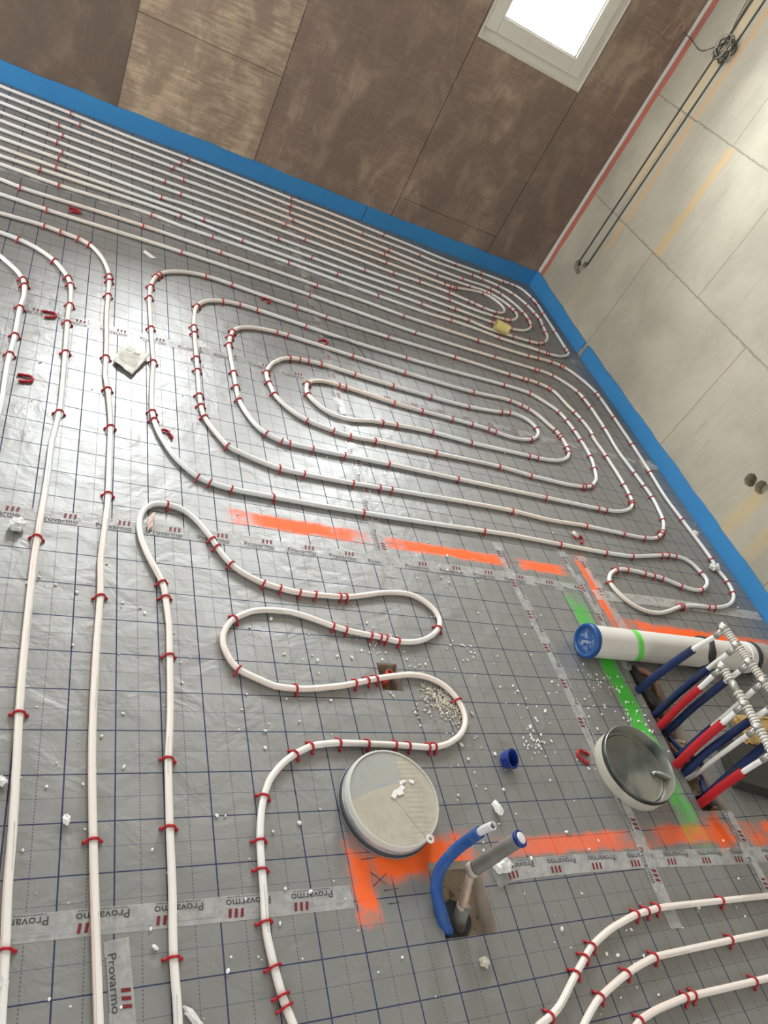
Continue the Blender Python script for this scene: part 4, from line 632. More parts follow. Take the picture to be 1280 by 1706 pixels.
# ------------------------------------------------------------------ red clips
def clip_mesh(name, leg=0.0, r=0.0098, zc=0.0100, thick=0.0030):
    path = [(-0.0178, -leg+0.0005), (-0.0150, -leg+0.0042), (-0.0118, -leg+0.0052)] if leg == 0 else [(-0.0098, -leg), (-0.0135, -leg+0.004), (-0.0100, -leg+0.006), (-0.0135, -leg+0.011), (-0.0100, -leg+0.013)]
    arch = [(-r*cos(a), zc + r*sin(a)) for a in [pi*k/10 for k in range(11)]]
    path = path + arch + [(-y, z) for y, z in reversed(path)]
    bm = bmesh.new(); n = len(path); rows = []; hw, th = (0.0028, thick) if leg == 0 else (0.0034, thick)
    for i, (y, z) in enumerate(path):
        a = path[max(0, i-1)]; b = path[min(n-1, i+1)]; d = Vector((b[0]-a[0], b[1]-a[1])).normalized(); nn = Vector((-d.y, d.x))
        o = (y+nn.x*th, z+nn.y*th)
        k = 1.0 if 2 < i < n-3 else 1.15
        rows.append([bm.verts.new((-hw*k, y, z)), bm.verts.new((hw*k, y, z)), bm.verts.new((hw*0.7*k, *o)), bm.verts.new((-hw*0.7*k, *o))])
    for a, b in zip(rows, rows[1:]):
        for q in range(4): f = bm.faces.new((a[q], a[(q+1) % 4], b[(q+1) % 4], b[q])); f.smooth = True
    bm.faces.new(rows[0]); bm.faces.new(rows[-1][::-1])
    for s in (-1, 1):   # barbed feet pointing out of the legs
        bz = 0.0 if leg == 0 else -leg*0.5
        box(bm, -0.0032, 0.0032, s*0.0118, s*0.0150, bz+0.0012, bz+0.0040)
        box(bm, -0.0012, 0.0012, s*0.0140, s*0.0182, bz+0.0006, bz+0.0024)
    bmesh.ops.recalc_face_normals(bm, faces=bm.faces)
    me = bpy.data.meshes.new(name); bm.to_mesh(me); bm.free(); me.materials.append(RED_CLIP); return me
CM = clip_mesh('pipe_clip')
def ordinal(n): return '%d%s' % (n, 'th' if 10 <= n % 100 <= 20 else {1: 'st', 2: 'nd', 3: 'rd'}.get(n % 10, 'th'))
camp = cam.matrix_world.translation
allc = []
for k, L_ in CLIPS.items():
    for i, (x, y, a) in enumerate(L_): allc.append(((Vector((x, y, 0)) - camp).length, k, i, x, y, a))
allc.sort()
near, far = allc[:300], allc[300:]
START = {'serpentine': 'the bottom edge', 'exit1': 'the right edge', 'exit2': 'the right edge', 'exit3': 'the right edge'}
crnd = random.Random(11)
for _, k, i, x, y, a in sorted(near, key=lambda c: (c[1], c[2])):
    o = bpy.data.objects.new('pipe_clip', CM); COL.objects.link(o); o.location = (x, y, 0.0004); o.rotation_euler = (0, 0, a + crnd.uniform(-0.16, 0.16))
    tag(o, 'red clip on the %s, %s along it from %s' % (INFO[k][1], ordinal(i+1), START.get(k, 'the left')), 'clip', 'red clips pinning the white pipes')
bm = bmesh.new()
for _, k, i, x, y, a in far:
    n0 = len(bm.verts); bm.from_mesh(CM); bm.verts.ensure_lookup_table()
    M = Matrix.Translation((x, y, 0.0004)) @ Matrix.Rotation(a, 4, 'Z')
    for v in bm.verts[n0:]: v.co = M @ v.co
tag(finish(bm, 'far_pipe_clips', RED_CLIP), 'remaining small red clips on the farthest pipes by the plywood wall', 'clips', kind='stuff')
LM = clip_mesh('loose_clip', 0.012, thick=0.0048)
for (x, y, a, lab) in ((-0.05, 0.883, 0.3, 'loose red clip lying between the two leftmost pipes, on the taped seam'),
                       (-0.089, 0.49, 0.2, 'loose red clip lying nearer the camera between the two leftmost pipes'),
                       (0.342, 0.354, 1.9, 'loose red clip lying against the outer oval bend right of the paper tag'),
                       (0.816, 1.467, 0.9, 'loose red clip lying on foil in front of the outer oval straight'),
                       (1.059, 1.239, 0.7, 'loose red clip lying on the tape that runs to the plywood wall'),
                       (2.05, 0.228, 0.7, 'loose red clip lying beside a pale plug near the small pipe loop'),
                       (1.553, -0.751, 2.6, 'loose red clip lying left of the open metal cap'),
                       (-0.02, 1.74, 0.2, 'loose red clip lying flat on foil near the left edge, among far pipes')):
    o = bpy.data.objects.new('loose_clip', LM); COL.objects.link(o); o.location = (x, y, 0.0052); o.rotation_euler = (0, pi/2 - 0.04, a); o.scale = (1.15, 1.2, 1.15)
    tag(o, lab, 'clip', 'loose red clips on the foil')
bm = bmesh.new(); tube(bm, [(2.028, 0.262, 0.009), (2.045, 0.235, 0.009)], 0.0085, 10)
tag(finish(bm, 'pale_plug', plain('pale_plug_plastic', (0.62, 0.56, 0.46), 0.6)), 'small pale plug lying by the loose red clip near the pipe loop', 'plug')
# ------------------------------------------------------------------ round galvanised duct caps
ZINC = Mat('galvanised_steel', 0.32, 0.85, (0.52, 0.55, 0.56)); _c = ZINC.coord(); _v = ZINC.voronoi(_c, 55); _n = ZINC.noise(_c, 18, 4, 0.6); _d = ZINC.noise(_c, 9, 5, 0.65)
ZINC.col(ZINC.mix(_d.ramp(0.35, 0.65), ZINC.mix(_v, (0.62, 0.66, 0.68), (0.40, 0.44, 0.46)), (0.42, 0.43, 0.38))); ZINC.set('Roughness', _n * 0.4 + 0.15); ZINC.bump(_n, 0.2, 0.002); ZINC = ZINC.m
ZINC_OLD = Mat('stained_zinc', 0.35, 0.8, (0.3, 0.32, 0.3)); _c = ZINC_OLD.coord(); _n = ZINC_OLD.noise(_c, 16, 5, 0.65, 0.5); _d = ZINC_OLD.noise(_c, 7, 5, 0.7)
ZINC_OLD.col(ZINC_OLD.mix(_d.ramp(0.4, 0.62), ZINC_OLD.mix(_n, (0.10, 0.12, 0.115), (0.26, 0.29, 0.28)), (0.20, 0.19, 0.15))); ZINC_OLD.set('Metallic', _d.ramp(0.4, 0.62).inv() * 0.85); ZINC_OLD.set('Roughness', _n * 0.45 + 0.12); ZINC_OLD.bump(_d, 0.3, 0.004); ZINC_OLD = ZINC_OLD.m
ZINC_DUST = Mat('zinc_with_pale_dust', 0.45, 0.6, (0.5, 0.5, 0.5)); _c = ZINC_DUST.coord(); _x, _y, _z = ZINC_DUST.xyz(_c); _n = ZINC_DUST.noise(_c, 30, 4, 0.7); _k = (_z + (_n - 0.5) * 0.012).ramp(0.024, 0.034)
ZINC_DUST.col(ZINC_DUST.mix(_k, ZINC_DUST.mix(_n, (0.30, 0.33, 0.35), (0.48, 0.51, 0.53)), (0.60, 0.60, 0.55))); ZINC_DUST.set('Metallic', _k.inv() * 0.75); ZINC_DUST = ZINC_DUST.m
DUSTY = Mat('dusty_cap_plate', 0.8, 0.0, (0.45, 0.42, 0.34)); _c = DUSTY.coord(); _x, _y, _z = DUSTY.xyz(_c)
_n = DUSTY.noise(_c, 14, 5, 0.65); _f = DUSTY.noise(_c, 60, 3, 0.6)
_reg = (_x * -0.35 + _y * 1.0 - 0.030 + (_n - 0.5) * 0.06).gt(0.0) * ((_x + (_n - 0.5) * 0.03).lt(0.035))
_rib = ((_y * 520.0 + _n * 3.0).sin() * 0.5 + 0.5) * ((_x - 0.055 + (_n-0.5)*0.03).abs().ramp(0.015, 0.035).inv())
_b = DUSTY.mix(_n, (0.40, 0.37, 0.29), (0.53, 0.49, 0.40)); _b = DUSTY.mix(_f.ramp(0.6, 0.75) * 0.3, _b, (0.62, 0.60, 0.53))
_b = DUSTY.mix(_rib * 0.35, _b, (0.33, 0.30, 0.23)); _m = DUSTY.noise(_c, 26, 5, 0.7); _b = DUSTY.mix((_m.ramp(0.42, 0.62)) * 0.45, _b, (0.33, 0.31, 0.24)); _ln = ((_x*0.84 + _y*0.54 + 0.004).abs().lt(0.0012)) * _x.gt(0.0); _b = DUSTY.mix(_ln * 0.7, _b, (0.22, 0.21, 0.17)); _b = DUSTY.mix(_reg * (_m.ramp(0.3, 0.6).inv() * 0.55 + 0.35), _b, (0.29, 0.335, 0.36)); DUSTY.col(_b); DUSTY.bump(_n + _rib * 0.3, 0.4, 0.003); DUSTY = DUSTY.m
RUBBER = plain('black_rubber', (0.03, 0.03, 0.032), 0.6)
CREAM = plain('dusty_pale_metal', (0.50, 0.48, 0.40), 0.7, var=0.1, scale=20, dirt=(0.36, 0.34, 0.28), dirt_t=(0.5, 0.75))
t = empty('duct_cap', (0.845, -0.880, 0.0006), 'round galvanised duct cap lying closed side up, coated in sandy dust', 'duct cap', 'round metal duct caps', rot=(0, 0, 0.0))
bm = bmesh.new(); lathe(bm, [(0.1285, 0.001), (0.1285, 0.004), (0.1245, 0.005), (0.1235, 0.018), (0.1255, 0.021), (0.1235, 0.024), (0.1225, 0.040), (0.1200, 0.0455), (0.1170, 0.046), (0.1165, 0.043), (0.1195, 0.040), (0.1210, 0.004), (0.1260, 0.001), (0.1285, 0.001)], 72); bmesh.ops.recalc_face_normals(bm, faces=bm.faces); finish(bm, 'rim', ZINC_DUST, t, auto=0.7)
bm = bmesh.new(); lathe(bm, [(0.0, 0.0440), (0.05, 0.0438), (0.100, 0.0432), (0.1145, 0.0432), (0.1163, 0.0435), (0.1163, 0.0405), (0.0, 0.0405)], 72); bmesh.ops.recalc_face_normals(bm, faces=bm.faces); finish(bm, 'end_plate', DUSTY, t, auto=0.7)
bm = bmesh.new(); lathe(bm, [(0.1240, 0.0055), (0.1278, 0.007), (0.1278, 0.0105), (0.1240, 0.012)], 64); finish(bm, 'rubber_seal', RUBBER, t, True)
bm = bmesh.new(); lathe(bm, [(0.0045, 0), (0.0105, 0), (0.0105, 0.004), (0.0045, 0.004), (0.0045, 0)], 24); bmesh.ops.recalc_face_normals(bm, faces=bm.faces)
o = finish(bm, 'plastic_washer', plain('white_washer', (0.75, 0.75, 0.72), 0.4), None, auto=0.6); o.location = (0.912, -0.9835, 0.0462); o.rotation_euler = (0.1, 0.1, 0)
tag(o, 'small white washer on the rim of the dusty round cap', 'washer')
bm = bmesh.new()
for (x, y, sx, sy, a) in ((0.868, -0.862, .012, .006, .8), (0.874, -0.845, .006, .004, .2), (0.903, -0.843, .006, .004, -.4), (0.862, -0.868, .009, .008, .3), (0.846, -0.875, .010, .006, .9), (0.880, -0.842, .005, .003, .1)):
    M = Matrix.Translation((x, y, 0.0447 + 0.0004*len(bm.verts)/8)) @ Matrix.Rotation(a, 4, 'Z')
    box(bm, -sx, sx, -sy, sy, 0, 0.0016, M)
tag(finish(bm, 'mortar_flakes', CRUMB), 'pale flakes scattered on top of the dusty round cap', 'flakes', kind='stuff')
t = empty('duct_cap', (1.712, -0.795, 0.0006), 'open round duct cap lying upside down on the green paint bar', 'duct cap', 'round metal duct caps', rot=(0.02, -0.04, 0))
bm = bmesh.new(); lathe(bm, [(0.122, 0.0), (0.1235, 0.003), (0.1235, 0.037), (0.1215, 0.039), (0.1215, 0.030), (0.119, 0.004), (0.0, 0.004), (0.0, 0.0), (0.122, 0.0)], 72); bmesh.ops.recalc_face_normals(bm, faces=bm.faces); finish(bm, 'outer_wall', CREAM, t, auto=0.7)
bm = bmesh.new(); lathe(bm, [(0.1235, 0.0395), (0.1240, 0.0435), (0.1215, 0.0435), (0.1205, 0.0395)], 72); finish(bm, 'rubber_seal', RUBBER, t, True)
bm = bmesh.new(); lathe(bm, [(0.1200, 0.040), (0.1225, 0.0560), (0.1205, 0.0575), (0.1185, 0.055), (0.1160, 0.022), (0.1100, 0.018), (0.1060, 0.021), (0.100, 0.0165), (0.0, 0.0150), (0.0, 0.0140), (0.117, 0.0140), (0.1190, 0.040)], 72, wob=0.004); bmesh.ops.recalc_face_normals(bm, faces=bm.faces); finish(bm, 'metal_liner', ZINC_OLD, t, auto=0.7)
bm = bmesh.new(); rows = []
for i in range(9):
    u = i/8; rows.append([bm.verts.new((0.066 + 0.048*u, -0.026 - 0.020*u + 0.009*sin(pi*u*1.4) + dy, z)) for dy, z in ((0, 0.016), (0.004, 0.022 + 0.028*u), (0.006, 0.024 + 0.028*u), (0.012, 0.0165))])
for a, b in zip(rows, rows[1:]):
    for q in range(3): bm.faces.new((a[q], a[q+1], b[q+1], b[q])).smooth = True
o = finish(bm, 'bent_tab', ZINC, t); sd = o.modifiers.new('thick', 'SOLIDIFY'); sd.thickness = 0.0012
# ------------------------------------------------------------------ small blue plug cap
BLUEP = plain('blue_plastic', (0.003, 0.028, 0.20), 0.35, var=0.15)
t = empty('pipe_plug', (1.252, -0.765, 0.0125), 'small blue plastic plug lying open side up between the two round caps', 'plug', rot=(0.35, 0.35, 0))
bm = bmesh.new(); lathe(bm, [(0.0, -0.010), (0.020, -0.010), (0.0225, -0.007), (0.0235, 0.016), (0.0275, 0.017), (0.0275, 0.020), (0.0215, 0.020), (0.0205, -0.006), (0.0, -0.007)], 40); bmesh.ops.recalc_face_normals(bm, faces=bm.faces); finish(bm, 'plug_body', BLUEP, t, auto=0.6)
bm = bmesh.new(); tube(bm, [(0.0235*cos(a), 0.0235*sin(a), 0.004) for a in [2*pi*k/32 for k in range(33)]], 0.0009, 6, caps=False); finish(bm, 'grip_ring', BLUEP, t)
# ------------------------------------------------------------------ big drain pipe with blue cap
PVC = Mat('pale_drain_pipe', 0.45, 0.0, (0.62, 0.60, 0.56)); _c = PVC.coord(); _x, _y, _z = PVC.xyz(_c)
_n = PVC.noise(_c, 7, 4, 0.6); _b = PVC.mix(_n, (0.63, 0.61, 0.56), (0.72, 0.70, 0.65))
_g = ((_x + _z * 0.35 - 0.225 + _n * 0.01).abs()).ramp(0.008, 0.022).inv(); _b = PVC.mix(_g * 0.95, _b, (0.10, 0.62, 0.05))
_l = ((_z - 0.012).abs().lt(0.0007)).mx((_z + 0.008).abs().lt(0.0007)) * (_y.lt(0.0)); _b = PVC.mix(_l * 0.45, _b, (0.3, 0.28, 0.26)); PVC.col(_b); PVC = PVC.m
DR = 0.055
t = empty('drain_pipe', (1.735, -0.352, DR + 0.003), 'thick pale drain pipe with a blue end cap lying across the orange and green marks', 'drain pipe')
RX = Matrix.Rotation(pi/2, 4, 'Y')
def lx(prof, name, mat, n=56, wob=0.0):
    bm = bmesh.new(); lathe(bm, [(r, z) for r, z in prof], n, M=RX, wob=wob); bmesh.ops.recalc_face_normals(bm, faces=bm.faces)
    return finish(bm, name, mat, t, auto=0.6)
lx([(0.0, 0.004), (DR, 0.004), (DR, 0.93), (0.0, 0.93)], 'pipe_body', PVC)
BLUECAP = Mat('scuffed_blue_cap', 0.4, 0.0, (0.01, 0.09, 0.33)); _c = BLUECAP.coord(); _x, _y, _z = BLUECAP.xyz(_c); _n = BLUECAP.noise(_c, 70, 4, 0.65); _rr = ((_y*_y + _z*_z)._m('SQRT'))
BLUECAP.col(BLUECAP.mix((_n.ramp(0.46, 0.58)) * (_rr.ramp(0.006, 0.050).inv()) * 0.85, BLUECAP.mix(_n, (0.004, 0.055, 0.20), (0.008, 0.08, 0.28)), (0.36, 0.41, 0.46))); BLUECAP = BLUECAP.m
lx([(0.0, 0.0), (0.045, 0.0), (0.046, -0.004), (0.052, -0.007), (0.0565, -0.006), (0.0595, -0.002), (0.0600, 0.012), (0.0585, 0.014), (0.0565, 0.014), (0.0555, 0.004)], 'end_cap', BLUECAP)
o = lx([(DR+0.0004, 0.560), (DR+0.006, 0.563), (DR+0.009, 0.575), (DR+0.007, 0.588), (DR+0.0004, 0.592)], 'rubber_band', RUBBER, wob=0.03)
for v in o.data.vertices:
    v.co.x += 0.012*sin(v.co.y*60) + 0.006*sin(v.co.z*140); 
lx([(DR+0.0005, 0.80), (DR+0.006, 0.802), (DR+0.007, 0.83), (DR+0.002, 0.832)], 'socket_collar', plain('white_collar', (0.7, 0.69, 0.66), 0.4))
lx([(DR+0.001, 0.832), (DR+0.009, 0.836), (DR+0.010, 0.852), (DR+0.003, 0.856)], 'socket_gasket', RUBBER)
lx([(DR+0.001, 0.856), (DR+0.008, 0.860), (DR+0.008, 0.93), (DR+0.001, 0.932)], 'socket', plain('grey_socket', (0.30, 0.29, 0.27), 0.6, dirt=(0.5, 0.47, 0.4)))
# ------------------------------------------------------------------ manifold with sleeved risers
NICKEL = plain('pale_manifold_plastic', (0.66, 0.64, 0.58), 0.3, var=0.08, scale=50)
GREYM = plain('grey_manifold_metal', (0.42, 0.41, 0.38), 0.35, metal=0.4, var=0.15)
t = empty('heating_manifold', (2.0, -0.70, 0.33), 'pale ribbed two-bar heating manifold at the right edge, fed by the sleeved pipes', 'manifold')
def addp(o): o.parent = t; o.matrix_parent_inverse = Matrix.Translation(-t.location); return o
B1 = [Vector((2.008, -0.495, 0.362)), Vector((2.018, -0.560, 0.362)), Vector((2.027, -0.622, 0.362)), Vector((2.036, -0.690, 0.362)), Vector((2.043, -0.757, 0.362)), Vector((2.05, -0.825, 0.362)), Vector((2.056, -0.89, 0.362))]
B2 = [Vector((1.976, -0.605, 0.302)), Vector((1.975, -0.735, 0.302)), Vector((1.968, -0.812, 0.302)), Vector((1.962, -0.892, 0.302)), Vector((1.958, -0.965, 0.302))]
RT = plain('pale_threads', (0.70, 0.68, 0.62), 0.3, var=0.06)
def ribbed(a, b, m_):
    rr, pp = [], []; d = b - a
    for k in range(m_):
        big = 0.0150 if k in (0, m_-1) else 0.0132; c = k/(m_-1)
        for e, r_ in ((-0.10, 0.0092), (-0.085, big), (0.085, big), (0.10, 0.0092)):
            pp.append(a + d*(c + e*5/m_*0.55)); rr.append(r_)
    bm = bmesh.new(); tube(bm, pp, 0.01, 18, radii=rr); o = finish(bm, 'ribbed_collar', RT)
    for p in o.data.polygons: p.use_smooth = False
    addp(o)
for bar, nodes, plainseg in (('upper_bar', B1, None), ('lower_bar', B2, 0)):
    bm = bmesh.new(); tube(bm, [nodes[0] + Vector((-0.002, 0.020, 0.002))] + nodes, 0.0085, 14); addp(finish(bm, bar, GREYM))
    for i in range(len(nodes)-1):
        a, b = nodes[i], nodes[i+1]; d = b-a
        if plainseg == i:
            bm = bmesh.new(); tube(bm, [a+d*0.38, a+d*0.68], 0.0120, 14); addp(finish(bm, 'bar_sleeve', GREYM)); segs = [(0.10, 0.32, 4), (0.70, 0.88, 3)]
        else: segs = [(0.16, 0.80, 6)]
        for q0, q1, m_ in segs: ribbed(a + d*q0, a + d*q1, m_)
    for c in nodes:
        bm = bmesh.new(); tube(bm, [c - Vector((0, 0.011, 0)), c + Vector((0, 0.011, 0))], 0.0128, 14); addp(finish(bm, 'tee_joint', GREYM))
for c in B1 + B2:
    d = Vector((-0.10, -0.05, -1)).normalized()
    bm = bmesh.new(); tube(bm, [c + d*0.008, c + d*0.040], 0.0095, 14, radii=[0.0085, 0.0105]); addp(finish(bm, 'nipple', GREYM))
    bm = bmesh.new(); tube(bm, [c + Vector((-0.020, 0.004, 0.008)), c + Vector((-0.006, 0, 0.002))], 0.0075, 12); addp(finish(bm, 'end_knob', NICKEL))
DKB = plain('navy_foam_sleeve', (0.003, 0.018, 0.088), 0.75, var=0.3, scale=40, dirt=(0.022, 0.023, 0.032), dirt_t=(0.52, 0.75), bump=0.3)
REDS = plain('red_foam_sleeve', (0.43, 0.004, 0.012), 0.65, var=0.15, scale=40, dirt=(0.36, 0.05, 0.04), dirt_t=(0.6, 0.85), bump=0.3)
WHT = plain('white_riser_pipe', (0.74, 0.73, 0.70), 0.35, var=0.04)
def riser(base, top, frac, mat, label, r=0.0135, bend=(0, 0, 0), rp=0.0083, root=None):
    base, top = Vector(base), Vector(top); d = top - base
    dn = Vector((-0.10, -0.05, -1)).normalized()
    P = spline([base + (root if root else Vector((0.015, 0.01, -0.05))), base, base + d*0.35 + Vector(bend), base + d*0.7 + Vector(bend)*0.7, top + dn*0.04], 0.012)
    t = empty('riser_pipe', base, label, 'riser pipe', 'pipes rising to the manifold')
    def at(o): o.parent = t; o.matrix_parent_inverse = Matrix.Translation(-t.location)
    bm = bmesh.new(); tube(bm, P, rp, 14); at(finish(bm, 'inner_pipe', WHT))
    if mat:
        k = int(len(P)*frac); bm = bmesh.new(); Q = P[:k]
        tube(bm, Q, r, 18, caps=False, bumpy=0.0003); at(finish(bm, 'foam_sleeve', mat))
    return t
riser((1.938, -0.500, 0.005), B1[0], 0.80, DKB, 'navy sleeved riser pipe crossing in front of the drain pipe, farthest of all', bend=(-0.012, 0, 0.0))
riser((1.968, -0.588, 0.005), B1[1], 0.80, DKB, 'navy sleeved riser pipe second from the drain pipe side, behind a red one', bend=(-0.01, 0, 0), r=0.012)
riser((1.955, -0.635, 0.005), B2[0], 0.82, REDS, 'red sleeved riser pipe between two navy ones, first red from the drain pipe', bend=(-0.008, 0, 0), r=0.0125)
riser((1.985, -0.650, 0.005), B1[2], 0.84, DKB, 'navy sleeved riser pipe just below the first red one', bend=(-0.012, 0, -0.01), r=0.0125)
riser((1.985, -0.735, 0.005), B1[3], 0.55, DKB, 'navy sleeved riser hidden mostly behind the second red sleeve', bend=(0.0, 0, 0), r=0.011)
riser((1.932, -0.775, 0.005), B2[1], 0.84, REDS, 'red sleeved riser pipe in the middle, rising from the slot by the open cap', bend=(-0.010, 0, 0), r=0.0135)
riser((1.955, -0.800, 0.005), B1[4], 0.9, DKB, 'navy sleeved riser pipe passing behind the bare white one', bend=(-0.02, 0, -0.03), r=0.0125)
riser((1.985, -0.812, 0.005), B2[2], 0.5, None, 'bare white riser pipe without sleeve, between navy and red sleeves', bend=(-0.005, 0, 0), rp=0.0078)
riser((1.957, -0.900, 0.005), B2[3], 0.80, REDS, 'lowest red sleeved riser pipe, rising beside the dark foam block', bend=(-0.012, 0, -0.012), r=0.0135)
riser((1.990, -0.880, 0.005), B1[5], 0.88, DKB, 'navy sleeved riser partly hidden behind the lowest red one', bend=(0.0, 0, -0.03), r=0.012)
def loose_tube(pts, r, mat, name, label, cat, n=12, step=0.01, bumpy=0.0):
    bm = bmesh.new(); tube(bm, spline(pts, step), r, n, bumpy=bumpy); return tag(finish(bm, name, mat), label, cat)
loose_tube([(1.99, -0.39, -0.02), (1.965, -0.44, 0.004), (1.975, -0.50, 0.000), (2.0, -0.56, -0.012), (2.03, -0.60, -0.05)], 0.016, RUBBER, 'dark_sleeve', 'dark sleeved pipe bent in the slot under the drain pipe', 'sleeve')
loose_tube([(2.01, -0.66, -0.03), (2.005, -0.72, -0.004), (2.03, -0.755, 0.006), (2.065, -0.765, -0.005), (2.09, -0.77, -0.05)], 0.008, DKB, 'bent_navy_tube', 'thin navy tube curving down in the slot between the red risers', 'tube')
loose_tube([(2.06, -0.80, -0.03), (2.01, -0.865, -0.006), (1.995, -0.885, 0.0), (2.02, -0.89, -0.012), (2.06, -0.86, -0.05)], 0.009, DKB, 'bent_navy_tube', 'thin navy tube curving in the slot next to the lowest red riser', 'tube')
loose_tube([(1.99, -0.41, -0.04), (2.01, -0.40, -0.01), (2.055, -0.44, -0.004), (2.07, -0.50, -0.03)], 0.010, plain('dusty_pink_conduit', (0.45, 0.25, 0.18), 0.7, dirt=(0.5, 0.42, 0.33)), 'dusty_conduit', 'dusty pinkish conduit in the slot beneath the drain pipe', 'conduit')
# dark foam block and ochre insulation lump beside the slot
def chunk(name, x0, x1, y0, y1, z0, z1, mat, label, cat, rot=0.0, amp=0.006, cuts=3, seed=1):
    rnd = random.Random(seed); bm = bmesh.new(); box(bm, -(x1-x0)/2, (x1-x0)/2, -(y1-y0)/2, (y1-y0)/2, 0, z1-z0)
    bmesh.ops.recalc_face_normals(bm, faces=bm.faces)
    bmesh.ops.subdivide_edges(bm, edges=bm.edges[:], cuts=cuts, use_grid_fill=True)
    for v in bm.verts:
        if v.co.z > 0.0005: v.co += Vector((rnd.uniform(-amp, amp), rnd.uniform(-amp, amp), rnd.uniform(-amp, 0)))
    o = finish(bm, name, mat); o.location = ((x0+x1)/2, (y0+y1)/2, z0); o.rotation_euler = (0, 0, rot)
    return tag(o, label, cat)
chunk('foam_block', 2.155, 2.52, -0.90, -0.735, 0.0008, 0.045, plain('dark_brown_foam', (0.030, 0.027, 0.022), 0.9, var=0.3, bump=0.4), 'dark brown foam block on the foil behind the lowest red riser', 'foam block', rot=-0.25, amp=0.003)
chunk('insulation_scrap', 2.34, 2.55, -0.705, -0.60, 0.0008, 0.04, plain('ochre_wool', (0.42, 0.28, 0.10), 0.95, var=0.5, scale=60, dirt=(0.14, 0.09, 0.04), bump=0.6), 'ragged ochre insulation scrap under the manifold at the right edge', 'insulation scrap', amp=0.010, cuts=5, seed=3)
chunk('rubble_lump', 2.00, 2.058, -0.735, -0.68, -0.0545, -0.01, plain('pinkish_rubble', (0.50, 0.36, 0.27), 0.95, var=0.3), 'pinkish rubble lump in the slot between the risers', 'rubble', amp=0.01, seed=5)
chunk('rubble_lump', 1.985, 2.06, -0.60, -0.535, -0.0545, -0.02, plain('brown_rubble', (0.33, 0.20, 0.12), 0.95, var=0.4), 'brown rubble lump in the slot near the drain pipe', 'rubble', amp=0.01, seed=6)
# ------------------------------------------------------------------ hole with blue sleeve and grey pipe
BLUESL = plain('worn_blue_corrugated_sleeve', (0.010, 0.070, 0.28), 0.6, var=0.2, scale=25, dirt=(0.06, 0.12, 0.25), dirt_t=(0.45, 0.8), dscale=30)
loose = spline([(0.947, -1.160, -0.030), (0.928, -1.158, -0.004), (0.914, -1.132, 0.014), (0.909, -1.102, 0.022), (0.908, -1.083, 0.028), (0.916, -1.057, 0.042), (0.928, -1.040, 0.068), (0.942, -1.029, 0.105), (0.952, -1.026, 0.140), (0.957, -1.026, 0.180)], 0.006)
t = empty('sleeved_pipe_stub', loose[1], 'worn blue sleeved pipe stub bending up out of the square hole', 'pipe stub')
def at_(o): o.parent = t; o.matrix_parent_inverse = Matrix.Translation(-t.location); return o
bm = bmesh.new(); tube(bm, loose, 0.0135, 20, caps=False, radii=[0.0135 + (0.0005 if i % 2 else -0.0003) for i in range(len(loose))])
o = at_(finish(bm, 'foam_sleeve', BLUESL)); sd = o.modifiers.new('thick', 'SOLIDIFY'); sd.thickness = 0.0022; sd.offset = -1
bm = bmesh.new(); tube(bm, spline([(0.942, -1.029, 0.105), (0.952, -1.026, 0.140), (0.957, -1.026, 0.180), (0.960, -1.028, 0.205), (0.962, -1.032, 0.225)], 0.006), 0.0092, 20, caps=False)
o = at_(finish(bm, 'inner_pipe', plain('milky_pipe', (0.66, 0.67, 0.66), 0.3))); sd = o.modifiers.new('thick', 'SOLIDIFY'); sd.thickness = 0.0018; sd.offset = -1; tag(o, 'milky white pipe end')
GREYP = plain('grey_foam_sleeve', (0.17, 0.165, 0.15), 0.75, var=0.2, dirt=(0.25, 0.22, 0.18), dirt_t=(0.5, 0.8))
P = spline([(0.998, -1.063, 0.065), (1.014, -1.059, 0.100), (1.031, -1.054, 0.145), (1.046, -1.052, 0.195)], 0.008)
t = empty('capped_grey_pipe', P[0], 'grey sleeved pipe with blue rim rising on an elbow from the square hole', 'pipe stub')
bm = bmesh.new(); tube(bm, P, 0.0172, 24, bumpy=0.0002); at_(finish(bm, 'foam_sleeve', GREYP))
e = P[-1]; d = (P[-1]-P[-2]).normalized()
bm = bmesh.new(); tube(bm, [e - d*0.004, e + d*0.002, e + d*0.005], 0.0195, 28, radii=[0.0188, 0.0198, 0.0185]); at_(finish(bm, 'blue_rim', BLUEP))
bm = bmesh.new(); tube(bm, [e + d*0.004, e + d*0.0075, e + d*0.0085], 0.0135, 20, radii=[0.0138, 0.0125, 0.008]); at_(finish(bm, 'white_fill', plain('white_filling', (0.68, 0.67, 0.65), 0.9, var=0.2, scale=120, bump=0.5)))
PINK = plain('pinkish_beige_elbow', (0.40, 0.27, 0.20), 0.45, var=0.25, dirt=(0.45, 0.38, 0.30), dirt_t=(0.45, 0.7))
bm = bmesh.new(); Q = spline([(1.000, -1.146, -0.050), (0.991, -1.122, -0.015), (0.993, -1.099, 0.012), (0.998, -1.075, 0.035), (1.001, -1.062, 0.052), (1.002, -1.061, 0.075)], 0.008); tube(bm, Q, 0.0105, 18); at_(finish(bm, 'elbow', PINK))
bm = bmesh.new()
for q in (2, 5): tube(bm, [Q[q], Q[q+1]], 0.0122, 18)
tube(bm, [P[0]-d*0.012, P[0]+d*0.004], 0.0185, 20); at_(finish(bm, 'elbow_collar', plain('beige_collar', (0.46, 0.41, 0.34), 0.6)))
bm = bmesh.new(); tube(bm, spline([(0.995, -1.150, -0.060), (0.993, -1.135, -0.035), (0.996, -1.115, -0.010)], 0.008), 0.0165, 20); at_(finish(bm, 'lower_sleeve', GREYP))
